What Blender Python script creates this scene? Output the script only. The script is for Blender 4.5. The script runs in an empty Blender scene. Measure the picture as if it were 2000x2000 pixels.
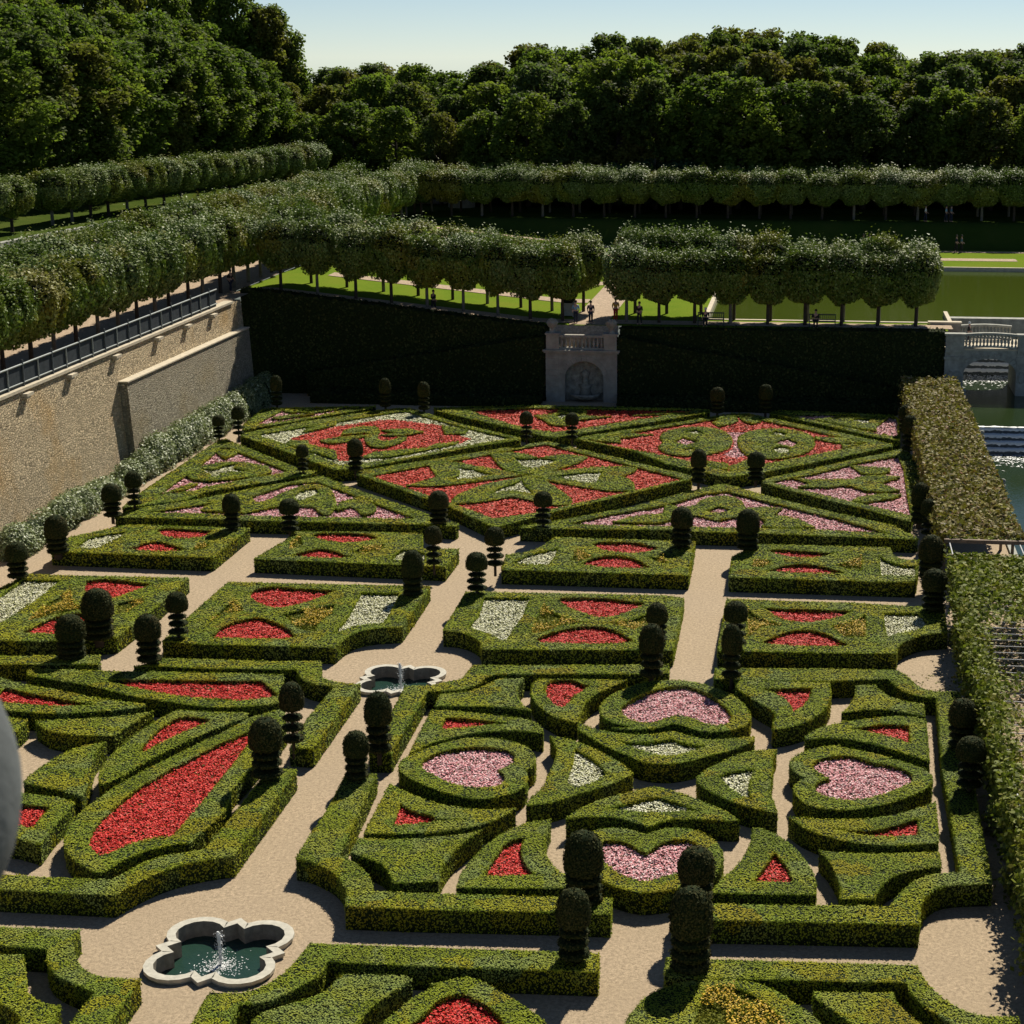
SUN_AZ,SUN_EL,SUN_E,SKY_S,SKY_D,EXPO=15.,43.,5.,.06,0.,.3
import bpy, math, random
import numpy as np
from mathutils import Vector, Matrix
from mathutils.geometry import tessellate_polygon
rng = np.random.default_rng(7); random.seed(7)
scene = bpy.context.scene
COL = scene.collection
# ------------------------------------------------------------------ camera model (photo is 2000 px wide)
F, CX, CY, VX, VY, CH = 3450., 1200., 1000., 1600., 112., 25.
TH = math.atan((CY-VY)/F)
def _c2w(r, u, f):
    return np.array([r, f*math.cos(TH)+u*math.sin(TH), -f*math.sin(TH)+u*math.cos(TH)])
_d = _c2w(VX-CX, CY-VY, F); PSI = math.atan2(_d[0], _d[1])
_c, _s = math.cos(PSI), math.sin(PSI)
def ray(x, y):
    v = _c2w(x-CX, CY-y, F)
    return np.array([v[0]*_c-v[1]*_s, v[0]*_s+v[1]*_c, v[2]])
def un(x, y, z=0.):
    w = ray(x, y); t = (z-CH)/w[2]
    return np.array([w[0]*t, w[1]*t, z])
def unY(x, y, Y):
    w = ray(x, y); t = Y/w[1]
    return np.array([w[0]*t, Y, CH+w[2]*t])
def unX(x, y, X):
    w = ray(x, y); t = X/w[0]
    return np.array([X, w[1]*t, CH+w[2]*t])
# ------------------------------------------------------------------ mesh builder
class MB:
    def __init__(s): s.v=[]; s.f=[]; s.n=0
    def add(s, verts, faces, mat=0, smooth=False):
        verts=np.asarray(verts,float).reshape(-1,3)
        s.f.append((faces, s.n, mat, smooth)); s.v.append(verts); s.n+=len(verts); return s
    def box(s, x0,y0,z0,x1,y1,z1, mat=0):
        v=[(x0,y0,z0),(x1,y0,z0),(x1,y1,z0),(x0,y1,z0),(x0,y0,z1),(x1,y0,z1),(x1,y1,z1),(x0,y1,z1)]
        return s.add(v,np.array([(0,3,2,1),(4,5,6,7),(0,1,5,4),(1,2,6,5),(2,3,7,6),(3,0,4,7)]),mat)
    def tube(s, pts, rad, seg=8, mat=0, cap=True):
        pts=[Vector(p) for p in pts]
        if not hasattr(rad,'__len__'): rad=[rad]*len(pts)
        V=[]; Fc=[]
        for i,p in enumerate(pts):
            d=(pts[min(i+1,len(pts)-1)]-pts[max(i-1,0)]).normalized()
            a=d.orthogonal().normalized(); b=d.cross(a)
            for k in range(seg):
                t=2*math.pi*k/seg
                V.append(p+(a*math.cos(t)+b*math.sin(t))*rad[i])
        for i in range(len(pts)-1):
            for k in range(seg):
                Fc.append((i*seg+k,i*seg+(k+1)%seg,(i+1)*seg+(k+1)%seg,(i+1)*seg+k))
        s.add(V,np.array(Fc),mat,True)
        if cap:
            n=len(pts)-1
            s.add(V[:seg],[list(range(seg))[::-1]],mat); s.add(V[n*seg:],[list(range(seg))],mat)
        return s
    def lathe(s, prof, seg=20, mat=0, c=(0,0,0), smooth=True):
        V=[];Fc=[]
        for r,z in prof:
            for k in range(seg):
                t=2*math.pi*k/seg; V.append((c[0]+r*math.cos(t),c[1]+r*math.sin(t),c[2]+z))
        for i in range(len(prof)-1):
            for k in range(seg):
                Fc.append((i*seg+k,i*seg+(k+1)%seg,(i+1)*seg+(k+1)%seg,(i+1)*seg+k))
        return s.add(V,np.array(Fc),mat,smooth)
    def leaves(s, C, N, size, mat=0, aspect=1.5):
        n=len(C)
        if n==0: return s
        C=np.asarray(C,float); N=np.asarray(N,float)
        N=N/np.maximum(np.linalg.norm(N,axis=1,keepdims=True),1e-6)
        R=rng.normal(size=(n,3)); T=np.cross(N,R); T/=np.maximum(np.linalg.norm(T,axis=1,keepdims=True),1e-6)
        B=np.cross(N,T); sz=(np.asarray(size)*np.ones(n)*rng.uniform(.7,1.3,n))[:,None]*.5
        a=T*sz*aspect**.5*1.2; b=B*sz/aspect**.5*1.2
        V=np.stack([C-a,C+b,C+a,C-b],1).reshape(-1,3)
        return s.add(V,np.arange(4*n).reshape(n,4),mat)
    def build(s, name, mats, parent=None, loc=None, local=False):
        V=np.concatenate(s.v) if s.v else np.zeros((0,3))
        L=[];st=[];mi=[];sm=[];k=0
        for faces,off,m,smo in s.f:
            if isinstance(faces,np.ndarray):
                w=faces.shape[1]; L.append((faces+off).ravel()); st.append(k+np.arange(len(faces))*w); k+=faces.size
                mi.append(np.full(len(faces),m)); sm.append(np.full(len(faces),smo))
            else:
                for f in faces:
                    L.append(np.array(f)+off); st.append(np.array([k])); k+=len(f); mi.append(np.array([m])); sm.append(np.array([smo]))
        me=bpy.data.meshes.new(name)
        if loc is not None and not local: V=V-np.array(loc)
        L=np.concatenate(L).astype(np.int32); st=np.concatenate(st).astype(np.int32)
        me.vertices.add(len(V)); me.vertices.foreach_set('co',V.astype(np.float32).ravel())
        me.loops.add(len(L)); me.loops.foreach_set('vertex_index',L)
        me.polygons.add(len(st)); me.polygons.foreach_set('loop_start',st)
        me.polygons.foreach_set('material_index',np.concatenate(mi).astype(np.int32))
        me.polygons.foreach_set('use_smooth',np.concatenate(sm).astype(bool))
        me.update(calc_edges=True)
        for m in (mats if isinstance(mats,(list,tuple)) else [mats]): me.materials.append(m)
        o=bpy.data.objects.new(name,me); COL.objects.link(o)
        if loc is not None: o.location=loc
        if parent is not None: o.parent=parent
        return o
def tag(o,label=None,cat=None,group=None,kind=None):
    if label: o['label']=label
    if cat: o['category']=cat
    if group: o['group']=group
    if kind: o['kind']=kind
    return o
def empty(name,loc=(0,0,0),label=None,cat=None,group=None,rz=0):
    o=bpy.data.objects.new(name,None); COL.objects.link(o); o.location=loc; o.rotation_euler=(0,0,rz)
    o.empty_display_size=.3
    return tag(o,label,cat,group)
def copy_tree(o,loc,label,scale=None,rz=None,group=None):
    r=o.copy(); COL.objects.link(r); r.location=loc
    if scale is not None: r.scale=scale
    if rz is not None: r.rotation_euler=(0,0,rz)
    r['label']=label
    if group: r['group']=group
    for ch in list(o.children):
        c=ch.copy(); COL.objects.link(c); c.parent=r
        for g in ch.children:
            d=g.copy(); COL.objects.link(d); d.parent=c
    return r
ORD=['','first','second','third','fourth','fifth','sixth','seventh','eighth','ninth','tenth','eleventh','twelfth','thirteenth','fourteenth','fifteenth','sixteenth','seventeenth','eighteenth','nineteenth']
TENS=['','','twent','thirt','fort','fift']
def nth(n):
    if n<20: return ORD[n]
    return TENS[n//10]+'ieth' if n%10==0 else TENS[n//10]+'y-'+ORD[n%10]
# ------------------------------------------------------------------ materials
def mat(name):
    m=bpy.data.materials.new(name); m.use_nodes=True
    nt=m.node_tree; b=nt.nodes['Principled BSDF']; return m,nt,b
def N(nt,t,**kw):
    n=nt.nodes.new(t)
    for k,v in kw.items(): setattr(n,k,v)
    return n
def pos(nt): return N(nt,'ShaderNodeNewGeometry').outputs['Position']
def ramp(nt,fac,stops,interp='LINEAR'):
    r=N(nt,'ShaderNodeValToRGB'); r.color_ramp.interpolation=interp
    e=r.color_ramp.elements
    while len(e)<len(stops): e.new(.5)
    for x,(p,c) in zip(e,stops): x.position=p; x.color=(*c,1)
    nt.links.new(fac,r.inputs[0]); return r.outputs[0]
def noise(nt,vec,scale,detail=4,rough=.6,out='Fac'):
    n=N(nt,'ShaderNodeTexNoise'); n.inputs['Scale'].default_value=scale; n.inputs['Detail'].default_value=detail; n.inputs['Roughness'].default_value=rough
    nt.links.new(vec,n.inputs['Vector']); return n.outputs[out]
def mix(nt,f,a,b,blend='MIX'):
    m=N(nt,'ShaderNodeMix',data_type='RGBA',blend_type=blend)
    for s,v in ((0,f),(6,a),(7,b)):
        if hasattr(v,'is_output'): nt.links.new(v,m.inputs[s])
        elif s==0: m.inputs[0].default_value=v
        else: m.inputs[s].default_value=(*v,1)
    return m.outputs[2]
def bump(nt,b,h,strength=.5,dist=.05):
    n=N(nt,'ShaderNodeBump'); n.inputs['Strength'].default_value=strength; n.inputs['Distance'].default_value=dist
    nt.links.new(h,n.inputs['Height']); nt.links.new(n.outputs[0],b.inputs['Normal'])
def math_(nt,op,a,b=None):
    m=N(nt,'ShaderNodeMath',operation=op)
    for i,v in enumerate((a,b)):
        if v is None: continue
        if hasattr(v,'is_output'): nt.links.new(v,m.inputs[i])
        else: m.inputs[i].default_value=v
    return m.outputs[0]
def leafmat(name,patch,leaf,scale=1.1,rough=.55,spec=.25,transl=0.,pamt=.6):
    """patch: ramp of plant to plant colours over Voronoi cells; leaf: ramp per single leaf"""
    m,nt,b=mat(name); P=pos(nt)
    wob=N(nt,'ShaderNodeVectorMath',operation='ADD'); nt.links.new(P,wob.inputs[0])
    nz=N(nt,'ShaderNodeTexNoise'); nz.inputs['Scale'].default_value=1.7; nt.links.new(P,nz.inputs['Vector'])
    nt.links.new(nz.outputs['Color'],wob.inputs[1])
    vo=N(nt,'ShaderNodeTexVoronoi'); vo.inputs['Scale'].default_value=scale; nt.links.new(wob.outputs[0],vo.inputs['Vector'])
    sep=N(nt,'ShaderNodeSeparateColor'); nt.links.new(vo.outputs['Color'],sep.inputs[0])
    fac=math_(nt,'ADD',math_(nt,'MULTIPLY',sep.outputs[0],.68),math_(nt,'MULTIPLY',noise(nt,P,.45,3),.42))
    pc=ramp(nt,fac,patch)
    ri=N(nt,'ShaderNodeNewGeometry').outputs['Random Per Island']
    lc=ramp(nt,ri,leaf)
    c=mix(nt,pamt,lc,pc)
    nt.links.new(c,b.inputs['Base Color']); b.inputs['Roughness'].default_value=rough; b.inputs['Specular IOR Level'].default_value=spec
    if transl>0:
        tr=N(nt,'ShaderNodeBsdfTranslucent'); t2=mix(nt,1.,c,(1.0,1.15,.62),'MULTIPLY'); nt.links.new(t2,tr.inputs['Color'])
        ms=N(nt,'ShaderNodeMixShader'); ms.inputs[0].default_value=transl
        nt.links.new(b.outputs[0],ms.inputs[1]); nt.links.new(tr.outputs[0],ms.inputs[2])
        nt.links.new(ms.outputs[0],nt.nodes['Material Output'].inputs['Surface'])
    return m
def plain(name,c,rough=.7,var=.25,scale=6,bmp=0.,spec=.3,metal=0.,bdist=.02):
    m,nt,b=mat(name); P=pos(nt)
    f=noise(nt,P,scale,5,.65)
    lo=tuple(x*(1-var) for x in c); hi=tuple(min(1,x*(1+var)) for x in c)
    nt.links.new(ramp(nt,f,[(.3,lo),(.7,hi)]),b.inputs['Base Color'])
    b.inputs['Roughness'].default_value=rough; b.inputs['Specular IOR Level'].default_value=spec; b.inputs['Metallic'].default_value=metal
    if bmp: bump(nt,b,noise(nt,P,scale*4,4),bmp,bdist)
    return m
M={}
G1=[(.20,(.15,.205,.022)),(.36,(.28,.33,.018)),(.46,(.20,.285,.04)),(.56,(.37,.38,.016)),(.66,(.25,.32,.10)),(.78,(.40,.39,.02)),(.97,(.34,.25,.018))]
L1=[(0,(.15,.19,.018)),(.35,(.26,.32,.03)),(.85,(.36,.40,.055)),(1,(.48,.49,.15))]
M['box']=leafmat('box_leaves',G1,L1,.85,.7,.05,.13,.72)
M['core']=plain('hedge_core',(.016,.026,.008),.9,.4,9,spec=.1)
M['yew']=leafmat('yew_leaves',[(.3,(.034,.044,.014)),(.6,(.055,.060,.020)),(.8,(.080,.068,.024))],[(0,(.022,.030,.010)),(.7,(.058,.060,.018)),(1,(.11,.09,.03))],.8,.75,.06,0,.5)
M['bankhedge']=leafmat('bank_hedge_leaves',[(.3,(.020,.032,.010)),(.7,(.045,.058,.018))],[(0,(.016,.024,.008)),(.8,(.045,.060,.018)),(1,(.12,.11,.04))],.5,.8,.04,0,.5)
M['linden']=leafmat('linden_leaves',[(.22,(.085,.15,.018)),(.42,(.15,.215,.024)),(.58,(.14,.20,.06)),(.74,(.22,.25,.022)),(.92,(.29,.22,.025))],[(0,(.03,.055,.008)),(.55,(.14,.20,.03)),(1,(.38,.42,.16))],.30,.55,.20,.16,.55)
M['lindenshade']=plain('linden_inner_shade',(.010,.016,.006),.9,.4,5,spec=.1)  # near-black solid inside the crown, shade put in as colour
M['oak']=leafmat('wood_leaves',[(.25,(.085,.125,.032)),(.42,(.13,.165,.038)),(.58,(.11,.16,.07)),(.74,(.19,.185,.035)),(.92,(.21,.15,.04))],[(0,(.045,.065,.010)),(.6,(.13,.17,.03)),(1,(.25,.26,.08))],.11,.6,.08,.55,.6)
M['oakb']=leafmat('green_wood_leaves',[(.25,(.10,.155,.026)),(.5,(.15,.215,.036)),(.75,(.21,.25,.04))],[(0,(.05,.075,.010)),(.6,(.14,.19,.03)),(1,(.26,.29,.08))],.2,.6,.08,.55,.6)
M['fir']=leafmat('fir_leaves',[(.3,(.016,.040,.014)),(.7,(.03,.06,.02))],[(0,(.012,.03,.01)),(1,(.04,.07,.025))],.3,.6,.2,0,.5)
M['vine']=leafmat('vine_leaves',[(.2,(.16,.09,.035)),(.36,(.22,.21,.03)),(.5,(.25,.14,.05)),(.62,(.20,.24,.035)),(.8,(.32,.26,.05))],[(0,(.08,.05,.022)),(.35,(.20,.18,.03)),(.7,(.33,.29,.11)),(.9,(.45,.36,.24)),(1,(.22,.06,.03))],2.5,.6,.10,.2,.35)
M['vineg']=leafmat('green_vine_leaves',[(.3,(.10,.15,.015)),(.5,(.20,.23,.025)),(.7,(.16,.21,.03)),(.85,(.30,.22,.03))],[(0,(.06,.07,.015)),(.6,(.22,.25,.035)),(1,(.42,.42,.12))],2.,.6,.10,.25,.35)
M['shrub']=leafmat('silver_shrub_leaves',[(.3,(.17,.22,.07)),(.6,(.30,.35,.13)),(.8,(.40,.44,.22))],[(0,(.06,.09,.025)),(.5,(.20,.25,.09)),(.8,(.42,.46,.26)),(1,(.72,.74,.55))],2,.5,.35,.15,.35)
M['meadow']=leafmat('meadow_foliage',[(.3,(.14,.17,.02)),(.7,(.24,.24,.025))],[(0,(.08,.10,.015)),(.7,(.24,.25,.03)),(1,(.36,.33,.05))],3,.6,.05,.2,.5)
M['bedgreen']=leafmat('bed_foliage',[(.3,(.06,.09,.016)),(.7,(.10,.13,.025))],[(0,(.04,.06,.010)),(1,(.13,.15,.03))],3,.6,.05,.1,.5)
def flower(name,stops):
    m,nt,b=mat(name); ri=N(nt,'ShaderNodeNewGeometry').outputs['Random Per Island']
    c=ramp(nt,ri,stops); nt.links.new(c,b.inputs['Base Color']); b.inputs['Roughness'].default_value=.6; b.inputs['Specular IOR Level'].default_value=.15
    return m
M['red']=flower('red_petals',[(0,(.34,.012,.010)),(.35,(.66,.024,.018)),(.8,(.82,.048,.034)),(1,(.9,.16,.12))])
M['coral']=flower('coral_petals',[(0,(.36,.018,.012)),(.4,(.74,.060,.028)),(.85,(.86,.10,.05)),(1,(.85,.2,.15))])
M['pink']=flower('pink_petals',[(0,(.55,.13,.16)),(.35,(.90,.40,.41)),(.8,(.95,.56,.57)),(1,(.95,.78,.76))])
M['white']=flower('white_petals',[(0,(.48,.48,.20)),(.45,(.78,.77,.46)),(1,(.92,.90,.72))])
M['yellow']=flower('yellow_petals',[(0,(.30,.20,.02)),(.5,(.62,.38,.02)),(1,(.80,.55,.05))])
M['purple']=flower('purple_petals',[(0,(.12,.03,.16)),(1,(.3,.10,.36))])
def gravel(name,c,dark,s=1.):
    m,nt,b=mat(name); P=pos(nt)
    f=noise(nt,P,8*s,8,.9); g=noise(nt,P,.45,4,.6); h=noise(nt,P,4.,5,.7)
    col=ramp(nt,f,[(.38,tuple(x*.8 for x in dark)),(.46,tuple(x*.80 for x in c)),(.51,c),(.56,tuple(min(1,x*1.22) for x in c)),(.64,tuple(min(1,x*1.6) for x in c))])
    col=mix(nt,ramp(nt,g,[(.35,(0,0,0)),(.7,(.5,.5,.5))]),col,tuple(x*.86 for x in c))
    col=mix(nt,ramp(nt,h,[(.55,(0,0,0)),(.75,(.35,.35,.35))]),col,dark)
    nt.links.new(col,b.inputs['Base Color']); b.inputs['Roughness'].default_value=.9; b.inputs['Specular IOR Level'].default_value=.15
    bump(nt,b,f,.9,.03); return m
M['gravel']=gravel('gravel',(.46,.355,.235),(.27,.205,.13))
M['terracepath']=gravel('terrace_sand',(.46,.345,.235),(.30,.22,.145),.6)
M['palepath']=gravel('pale_path',(.36,.34,.24),(.22,.21,.14),.6)
def grassmat(name,a,bb,cc):
    m,nt,b=mat(name); P=pos(nt)
    col=ramp(nt,noise(nt,P,.25,5,.6),[(.3,a),(.5,bb),(.7,cc)])
    col=mix(nt,ramp(nt,noise(nt,P,14,3,.7),[(.4,(0,0,0)),(.65,(.4,.4,.4))]),col,tuple(x*.6 for x in a))
    nt.links.new(col,b.inputs['Base Color']); b.inputs['Roughness'].default_value=.95; b.inputs['Specular IOR Level'].default_value=.0
    bump(nt,b,noise(nt,P,20,3),.6,.05); return m
M['lawn']=grassmat('lawn',(.13,.21,.022),(.165,.235,.026),(.19,.23,.03))
M['rough']=grassmat('rough_grass',(.05,.08,.015),(.07,.10,.02),(.09,.11,.025))
M['bankgrass']=grassmat('bank_grass',(.035,.06,.012),(.045,.075,.014),(.06,.08,.018))
def stone(name,c,scale=1.6,mort=.65,bs=.8,stain=None,bd=.06,stretch=(1,1,1.6)):
    m,nt,b=mat(name); P=pos(nt)
    mp=N(nt,'ShaderNodeMapping'); mp.inputs['Scale'].default_value=stretch; nt.links.new(P,mp.inputs[0])
    vo=N(nt,'ShaderNodeTexVoronoi',feature='DISTANCE_TO_EDGE'); vo.inputs['Scale'].default_value=scale; nt.links.new(mp.outputs[0],vo.inputs['Vector'])
    vc=N(nt,'ShaderNodeTexVoronoi'); vc.inputs['Scale'].default_value=scale; nt.links.new(mp.outputs[0],vc.inputs['Vector'])
    sep=N(nt,'ShaderNodeSeparateColor'); nt.links.new(vc.outputs['Color'],sep.inputs[0])
    col=ramp(nt,sep.outputs[0],[(0,tuple(x*.72 for x in c)),(.5,c),(1,tuple(min(1,x*1.22) for x in c))])
    ed=ramp(nt,vo.outputs['Distance'],[(.0,(1,1,1)),(.10,(0,0,0))])
    col=mix(nt,ed,col,tuple(x*mort for x in c))
    col=mix(nt,ramp(nt,noise(nt,P,7,5,.75),[(.45,(0,0,0)),(.75,(.6,.6,.6))]),col,tuple(x*.6 for x in c))
    if stain:
        st=ramp(nt,noise(nt,P,.22,4,.6),[(.5,(0,0,0)),(.68,(.75,.75,.75))]); col=mix(nt,st,col,stain)
    nt.links.new(col,b.inputs['Base Color']); b.inputs['Roughness'].default_value=.9; b.inputs['Specular IOR Level'].default_value=.15
    hh=math_(nt,'ADD',ramp(nt,vo.outputs['Distance'],[(0,(0,0,0)),(.12,(1,1,1))]),noise(nt,P,14,4))
    bump(nt,b,hh,bs,bd); return m
M['wall']=stone('rubble_wall',(.76,.61,.39),4.6,.62,1.2,(.68,.43,.17),.09)
M['wall2']=stone('grey_rubble_wall',(.50,.44,.32),4.8,.65,1.2,(.42,.34,.2),.08)
M['coping']=plain('coping_stone',(.60,.52,.38),.85,.2,3,.4)
M['ashlar']=plain('pale_ashlar',(.34,.315,.265),.85,.25,1.6,.25)
M['ashlard']=plain('grey_ashlar',(.36,.36,.31),.85,.3,2.2,.3)
M['niche']=plain('niche_rockwork',(.36,.34,.28),.9,.45,3.,1.,bdist=.1)
M['rim']=plain('pale_rim_stone',(.53,.50,.41),.8,.18,5,.3)
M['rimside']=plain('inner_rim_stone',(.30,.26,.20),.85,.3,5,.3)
M['ironlight']=plain('pale_painted_iron',(.30,.33,.31),.45,.12,4,spec=.5)
M['iron']=plain('grey_iron',(.10,.12,.13),.5,.2,4,spec=.4)
M['mesh']=plain('dark_mesh_panel',(.045,.055,.062),.8,.25,3,spec=.1)
M['bark']=plain('bark',(.060,.045,.032),.9,.4,5,.6)
M['barkpale']=plain('pale_bark',(.16,.14,.11),.9,.3,3,.6)
M['wood']=plain('weathered_wood',(.22,.16,.11),.8,.35,4,.4)
M['benchwood']=plain('grey_green_bench',(.06,.075,.06),.6,.2,5)
M['slate']=plain('slate_roof',(.17,.18,.19),.6,.2,4,.3)
M['pipe']=plain('galvanised_pipe',(.62,.62,.60),.35,.1,6,spec=.6)
M['blurstone']=plain('weathered_stone',(.105,.115,.115),.9,.3,3,.4)
def water(name,c,rough,ws,bs,dist=.05):
    m,nt,b=mat(name); P=pos(nt)
    b.inputs['Base Color'].default_value=(*c,1); b.inputs['Roughness'].default_value=rough; b.inputs['IOR'].default_value=1.33
    b.inputs['Specular IOR Level'].default_value=.5
    mp=N(nt,'ShaderNodeMapping'); mp.inputs['Scale'].default_value=(1,1.8,1); nt.links.new(P,mp.inputs[0])
    bump(nt,b,noise(nt,mp.outputs[0],ws,4,.6),bs,dist); return m
M['lake']=water('lake_water',(.060,.085,.010),.08,2.2,.10,.05)
M['canal']=water('canal_water',(.022,.040,.012),.06,2.6,.16,.05)
M['basin']=water('basin_water',(.020,.050,.036),.06,5.,.6,.05)
M['foam']=plain('foam_and_glint',(.82,.84,.82),.5,.08,9,.5)  # white of the fountain foam and of the painted glints on the canal
# ------------------------------------------------------------------ tracing of the parterre (photo crops -> garden plane)
TILE=dict(a=(0,750,3.864),b=(400,750,3.864),c=(850,750,3.864),d=(1300,750,3.864),e=(1600,750,4.83),
 f=(0,1100,3.864),g=(400,1100,3.864),h=(800,1100,3.864),i=(1200,1100,3.864),j=(1600,1100,4.83),
 k=(0,1500,3.864),l=(400,1500,3.864),m=(800,1500,3.864),n=(1200,1500,3.864),o=(1500,1500,3.864),
 p=(0,300,3.22),q=(400,300,3.22),r=(900,300,3.22),s=(1400,300,3.22))
def px(t,x,y):
    X0,Y0,k=TILE[t]; return X0+x/k, Y0+y/k
def trace(s,z=.75):
    P=[];cur=None
    for tok in s.split():
        if ':' in tok: cur,tok=tok.split(':')
        if tok=='': continue
        sm=tok.endswith('s'); tok=tok.rstrip('s'); x,y=map(float,tok.split(','))
        P.append((un(*px(cur,x,y),z)[:2],sm))
    n=len(P); out=[]
    for i in range(n):
        p0,s0=P[i]; p1,s1=P[(i+1)%n]
        out.append(p0)
        if not(s0 or s1): continue
        pm=P[i-1][0]; pn=P[(i+2)%n][0]; d=np.linalg.norm(p1-p0)
        dm=np.linalg.norm(p0-pm); dn=np.linalg.norm(pn-p1)
        m0=(p1-pm)/(d+dm+1e-6)*d if s0 else (p1-p0)
        m1=(pn-p0)/(d+dn+1e-6)*d if s1 else (p1-p0)
        k=max(2,min(6,int(d/.25)))
        for j in range(1,k):
            t=j/k; h00=2*t**3-3*t**2+1;h10=t**3-2*t**2+t;h01=-2*t**3+3*t**2;h11=t**3-t**2
            out.append(h00*p0+h10*m0+h01*p1+h11*m1)
    A=np.array(out)
    x,y=A[:,0],A[:,1]
    if np.sum(x*np.roll(y,-1)-np.roll(x,-1)*y)<0: A=A[::-1]
    return A      # counter-clockwise
def inside(pts,poly):
    x,y=pts[:,0],pts[:,1]; r=np.zeros(len(pts),bool); n=len(poly)
    for i in range(n):
        x0,y0=poly[i]; x1,y1=poly[(i+1)%n]
        if y0==y1: continue
        c=((y0>y)!=(y1>y))&(x<(x1-x0)*(y-y0)/(y1-y0)+x0); r^=c
    return r
def tris(outer,holes=()):
    loops=[outer]+[h for h in holes]
    T=tessellate_polygon([[Vector((p[0],p[1],0)) for p in l] for l in loops])
    V=np.concatenate(loops); return V,np.array(T,int)
def sample(V,T,dens):
    a,b,c=V[T[:,0]],V[T[:,1]],V[T[:,2]]
    ar=.5*np.abs((b[:,0]-a[:,0])*(c[:,1]-a[:,1])-(b[:,1]-a[:,1])*(c[:,0]-a[:,0]))
    n=int(ar.sum()*dens)
    if n<1: return np.zeros((0,2)),0
    k=rng.choice(len(T),n,p=ar/ar.sum()); u=rng.random((n,2)); f=u.sum(1)>1; u[f]=1-u[f]
    return a[k]+(b[k]-a[k])*u[:,:1]+(c[k]-a[k])*u[:,1:],ar.sum()
def lsize(A):
    d=np.hypot(np.hypot(A[:,0].mean(),A[:,1].mean()),CH); return max(.042,.00078*d)
STAT=dict(leaf=0)
def parea(p):
    x,y=p[:,0],p[:,1]; return abs(np.sum(x*np.roll(y,-1)-np.roll(x,-1)*y))/2
HEDGES=[]; BEDS=[]
def hedge_mesh(o,outer,holes,z0,z1,mats=None,cov=1.05):
    mb=MB(); V,T=tris(outer,holes); zc=z1-.025
    top=np.c_[V,np.full(len(V),zc)]
    # orientation up
    a,b,c=V[T[:,0]],V[T[:,1]],V[T[:,2]]; cr=(b[:,0]-a[:,0])*(c[:,1]-a[:,1])-(b[:,1]-a[:,1])*(c[:,0]-a[:,0])
    T[cr<0]=T[cr<0][:,::-1]
    mb.add(top,T,0)
    for L,flip in [(outer,1)]+[(h,-1) for h in holes]:
        n=len(L); v=np.concatenate([np.c_[L,np.full(n,z0)],np.c_[L,np.full(n,zc)]])
        i=np.arange(n); j=(i+1)%n; f=np.stack([i,j,j+n,i+n],1)
        mb.add(v,f if flip>0 else f[:,::-1],0)
    s=lsize(outer); dens=cov/s**2
    P,_=sample(V,T,dens); n=len(P)
    low=np.sin(P[:,0]*1.7+P[:,1]*.9)*.5+np.sin(P[:,1]*2.3-P[:,0]*1.1)*.5
    C=np.c_[P,z1+low*.016+rng.normal(0,.008,n)]
    Nn=np.c_[rng.normal(.03,.19,n),rng.normal(.10,.19,n),np.ones(n)]
    mb.leaves(C,Nn,s,1)
    for L,flip in [(outer,1)]+[(h,-1) for h in holes]:
        nx=np.roll(L,-1,0)-L; ln=np.linalg.norm(nx,axis=1); nr=np.c_[nx[:,1],-nx[:,0]]/np.maximum(ln,1e-6)[:,None]*flip
        w=ln*np.where(nr[:,1]>.25,.3,1.)
        cnt=int((w.sum())*(z1-z0)*dens*.95)
        if cnt<1 or w.sum()==0: continue
        k=rng.choice(len(L),cnt,p=w/w.sum()); t=rng.random(cnt)[:,None]; h=rng.random(cnt)**.85*(z1-z0)+z0
        q=L[k]+nx[k]*t+nr[k]*(rng.normal(.005,.018,cnt))[:,None]
        mb.leaves(np.c_[q,h],np.c_[nr[k]+rng.normal(0,.45,(cnt,2)),rng.normal(.25,.45,cnt)],s,1)
        # tufts softening the top rim
        cnt2=int(w.sum()*2.2/s)
        k=rng.choice(len(L),cnt2,p=w/w.sum()); t=rng.random(cnt2)[:,None]
        q=L[k]+nx[k]*t+nr[k]*(rng.normal(.0,.02,cnt2))[:,None]
        mb.leaves(np.c_[q,z1+rng.normal(0,.02,cnt2)],np.c_[nr[k]*.7+rng.normal(0,.5,(cnt2,2)),np.full(cnt2,.8)],s,1)
    c=outer.mean(0)
    STAT['leaf']+=sum(len(f[0]) for f in mb.f)
    return mb.build(o,mats or [M['core'],M['box']],loc=(c[0],c[1],z0))
HZ=.75
def H(label,outl,holes=(),grp='clipped box hedges of the parterre',z=None):
    z=HZ+rng.uniform(-.012,.012) if z is None else z
    HEDGES.append(dict(label=label,out=trace(outl),holes=[],z=z,grp=grp)); h=HEDGES[-1]
    for hs,col,bl in holes:
        hp=trace(hs); h['holes'].append(hp)
        if col: BEDS.append(dict(label=bl,poly=hp,col=col,own=len(HEDGES)-1))
def FB(label,outl,col,prio=1): BEDS.append(dict(label=label,poly=trace(outl),col=col,own=-1,prio=prio))
BH={'red':.58,'coral':.61,'pink':.58,'white':.60,'yellow':.66,'purple':.6}
CN={'red':'red begonias','coral':'red begonias','pink':'pink begonias','white':'white begonias','yellow':'yellow marigolds and loose green stems','purple':'purple flowers'}
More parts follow.
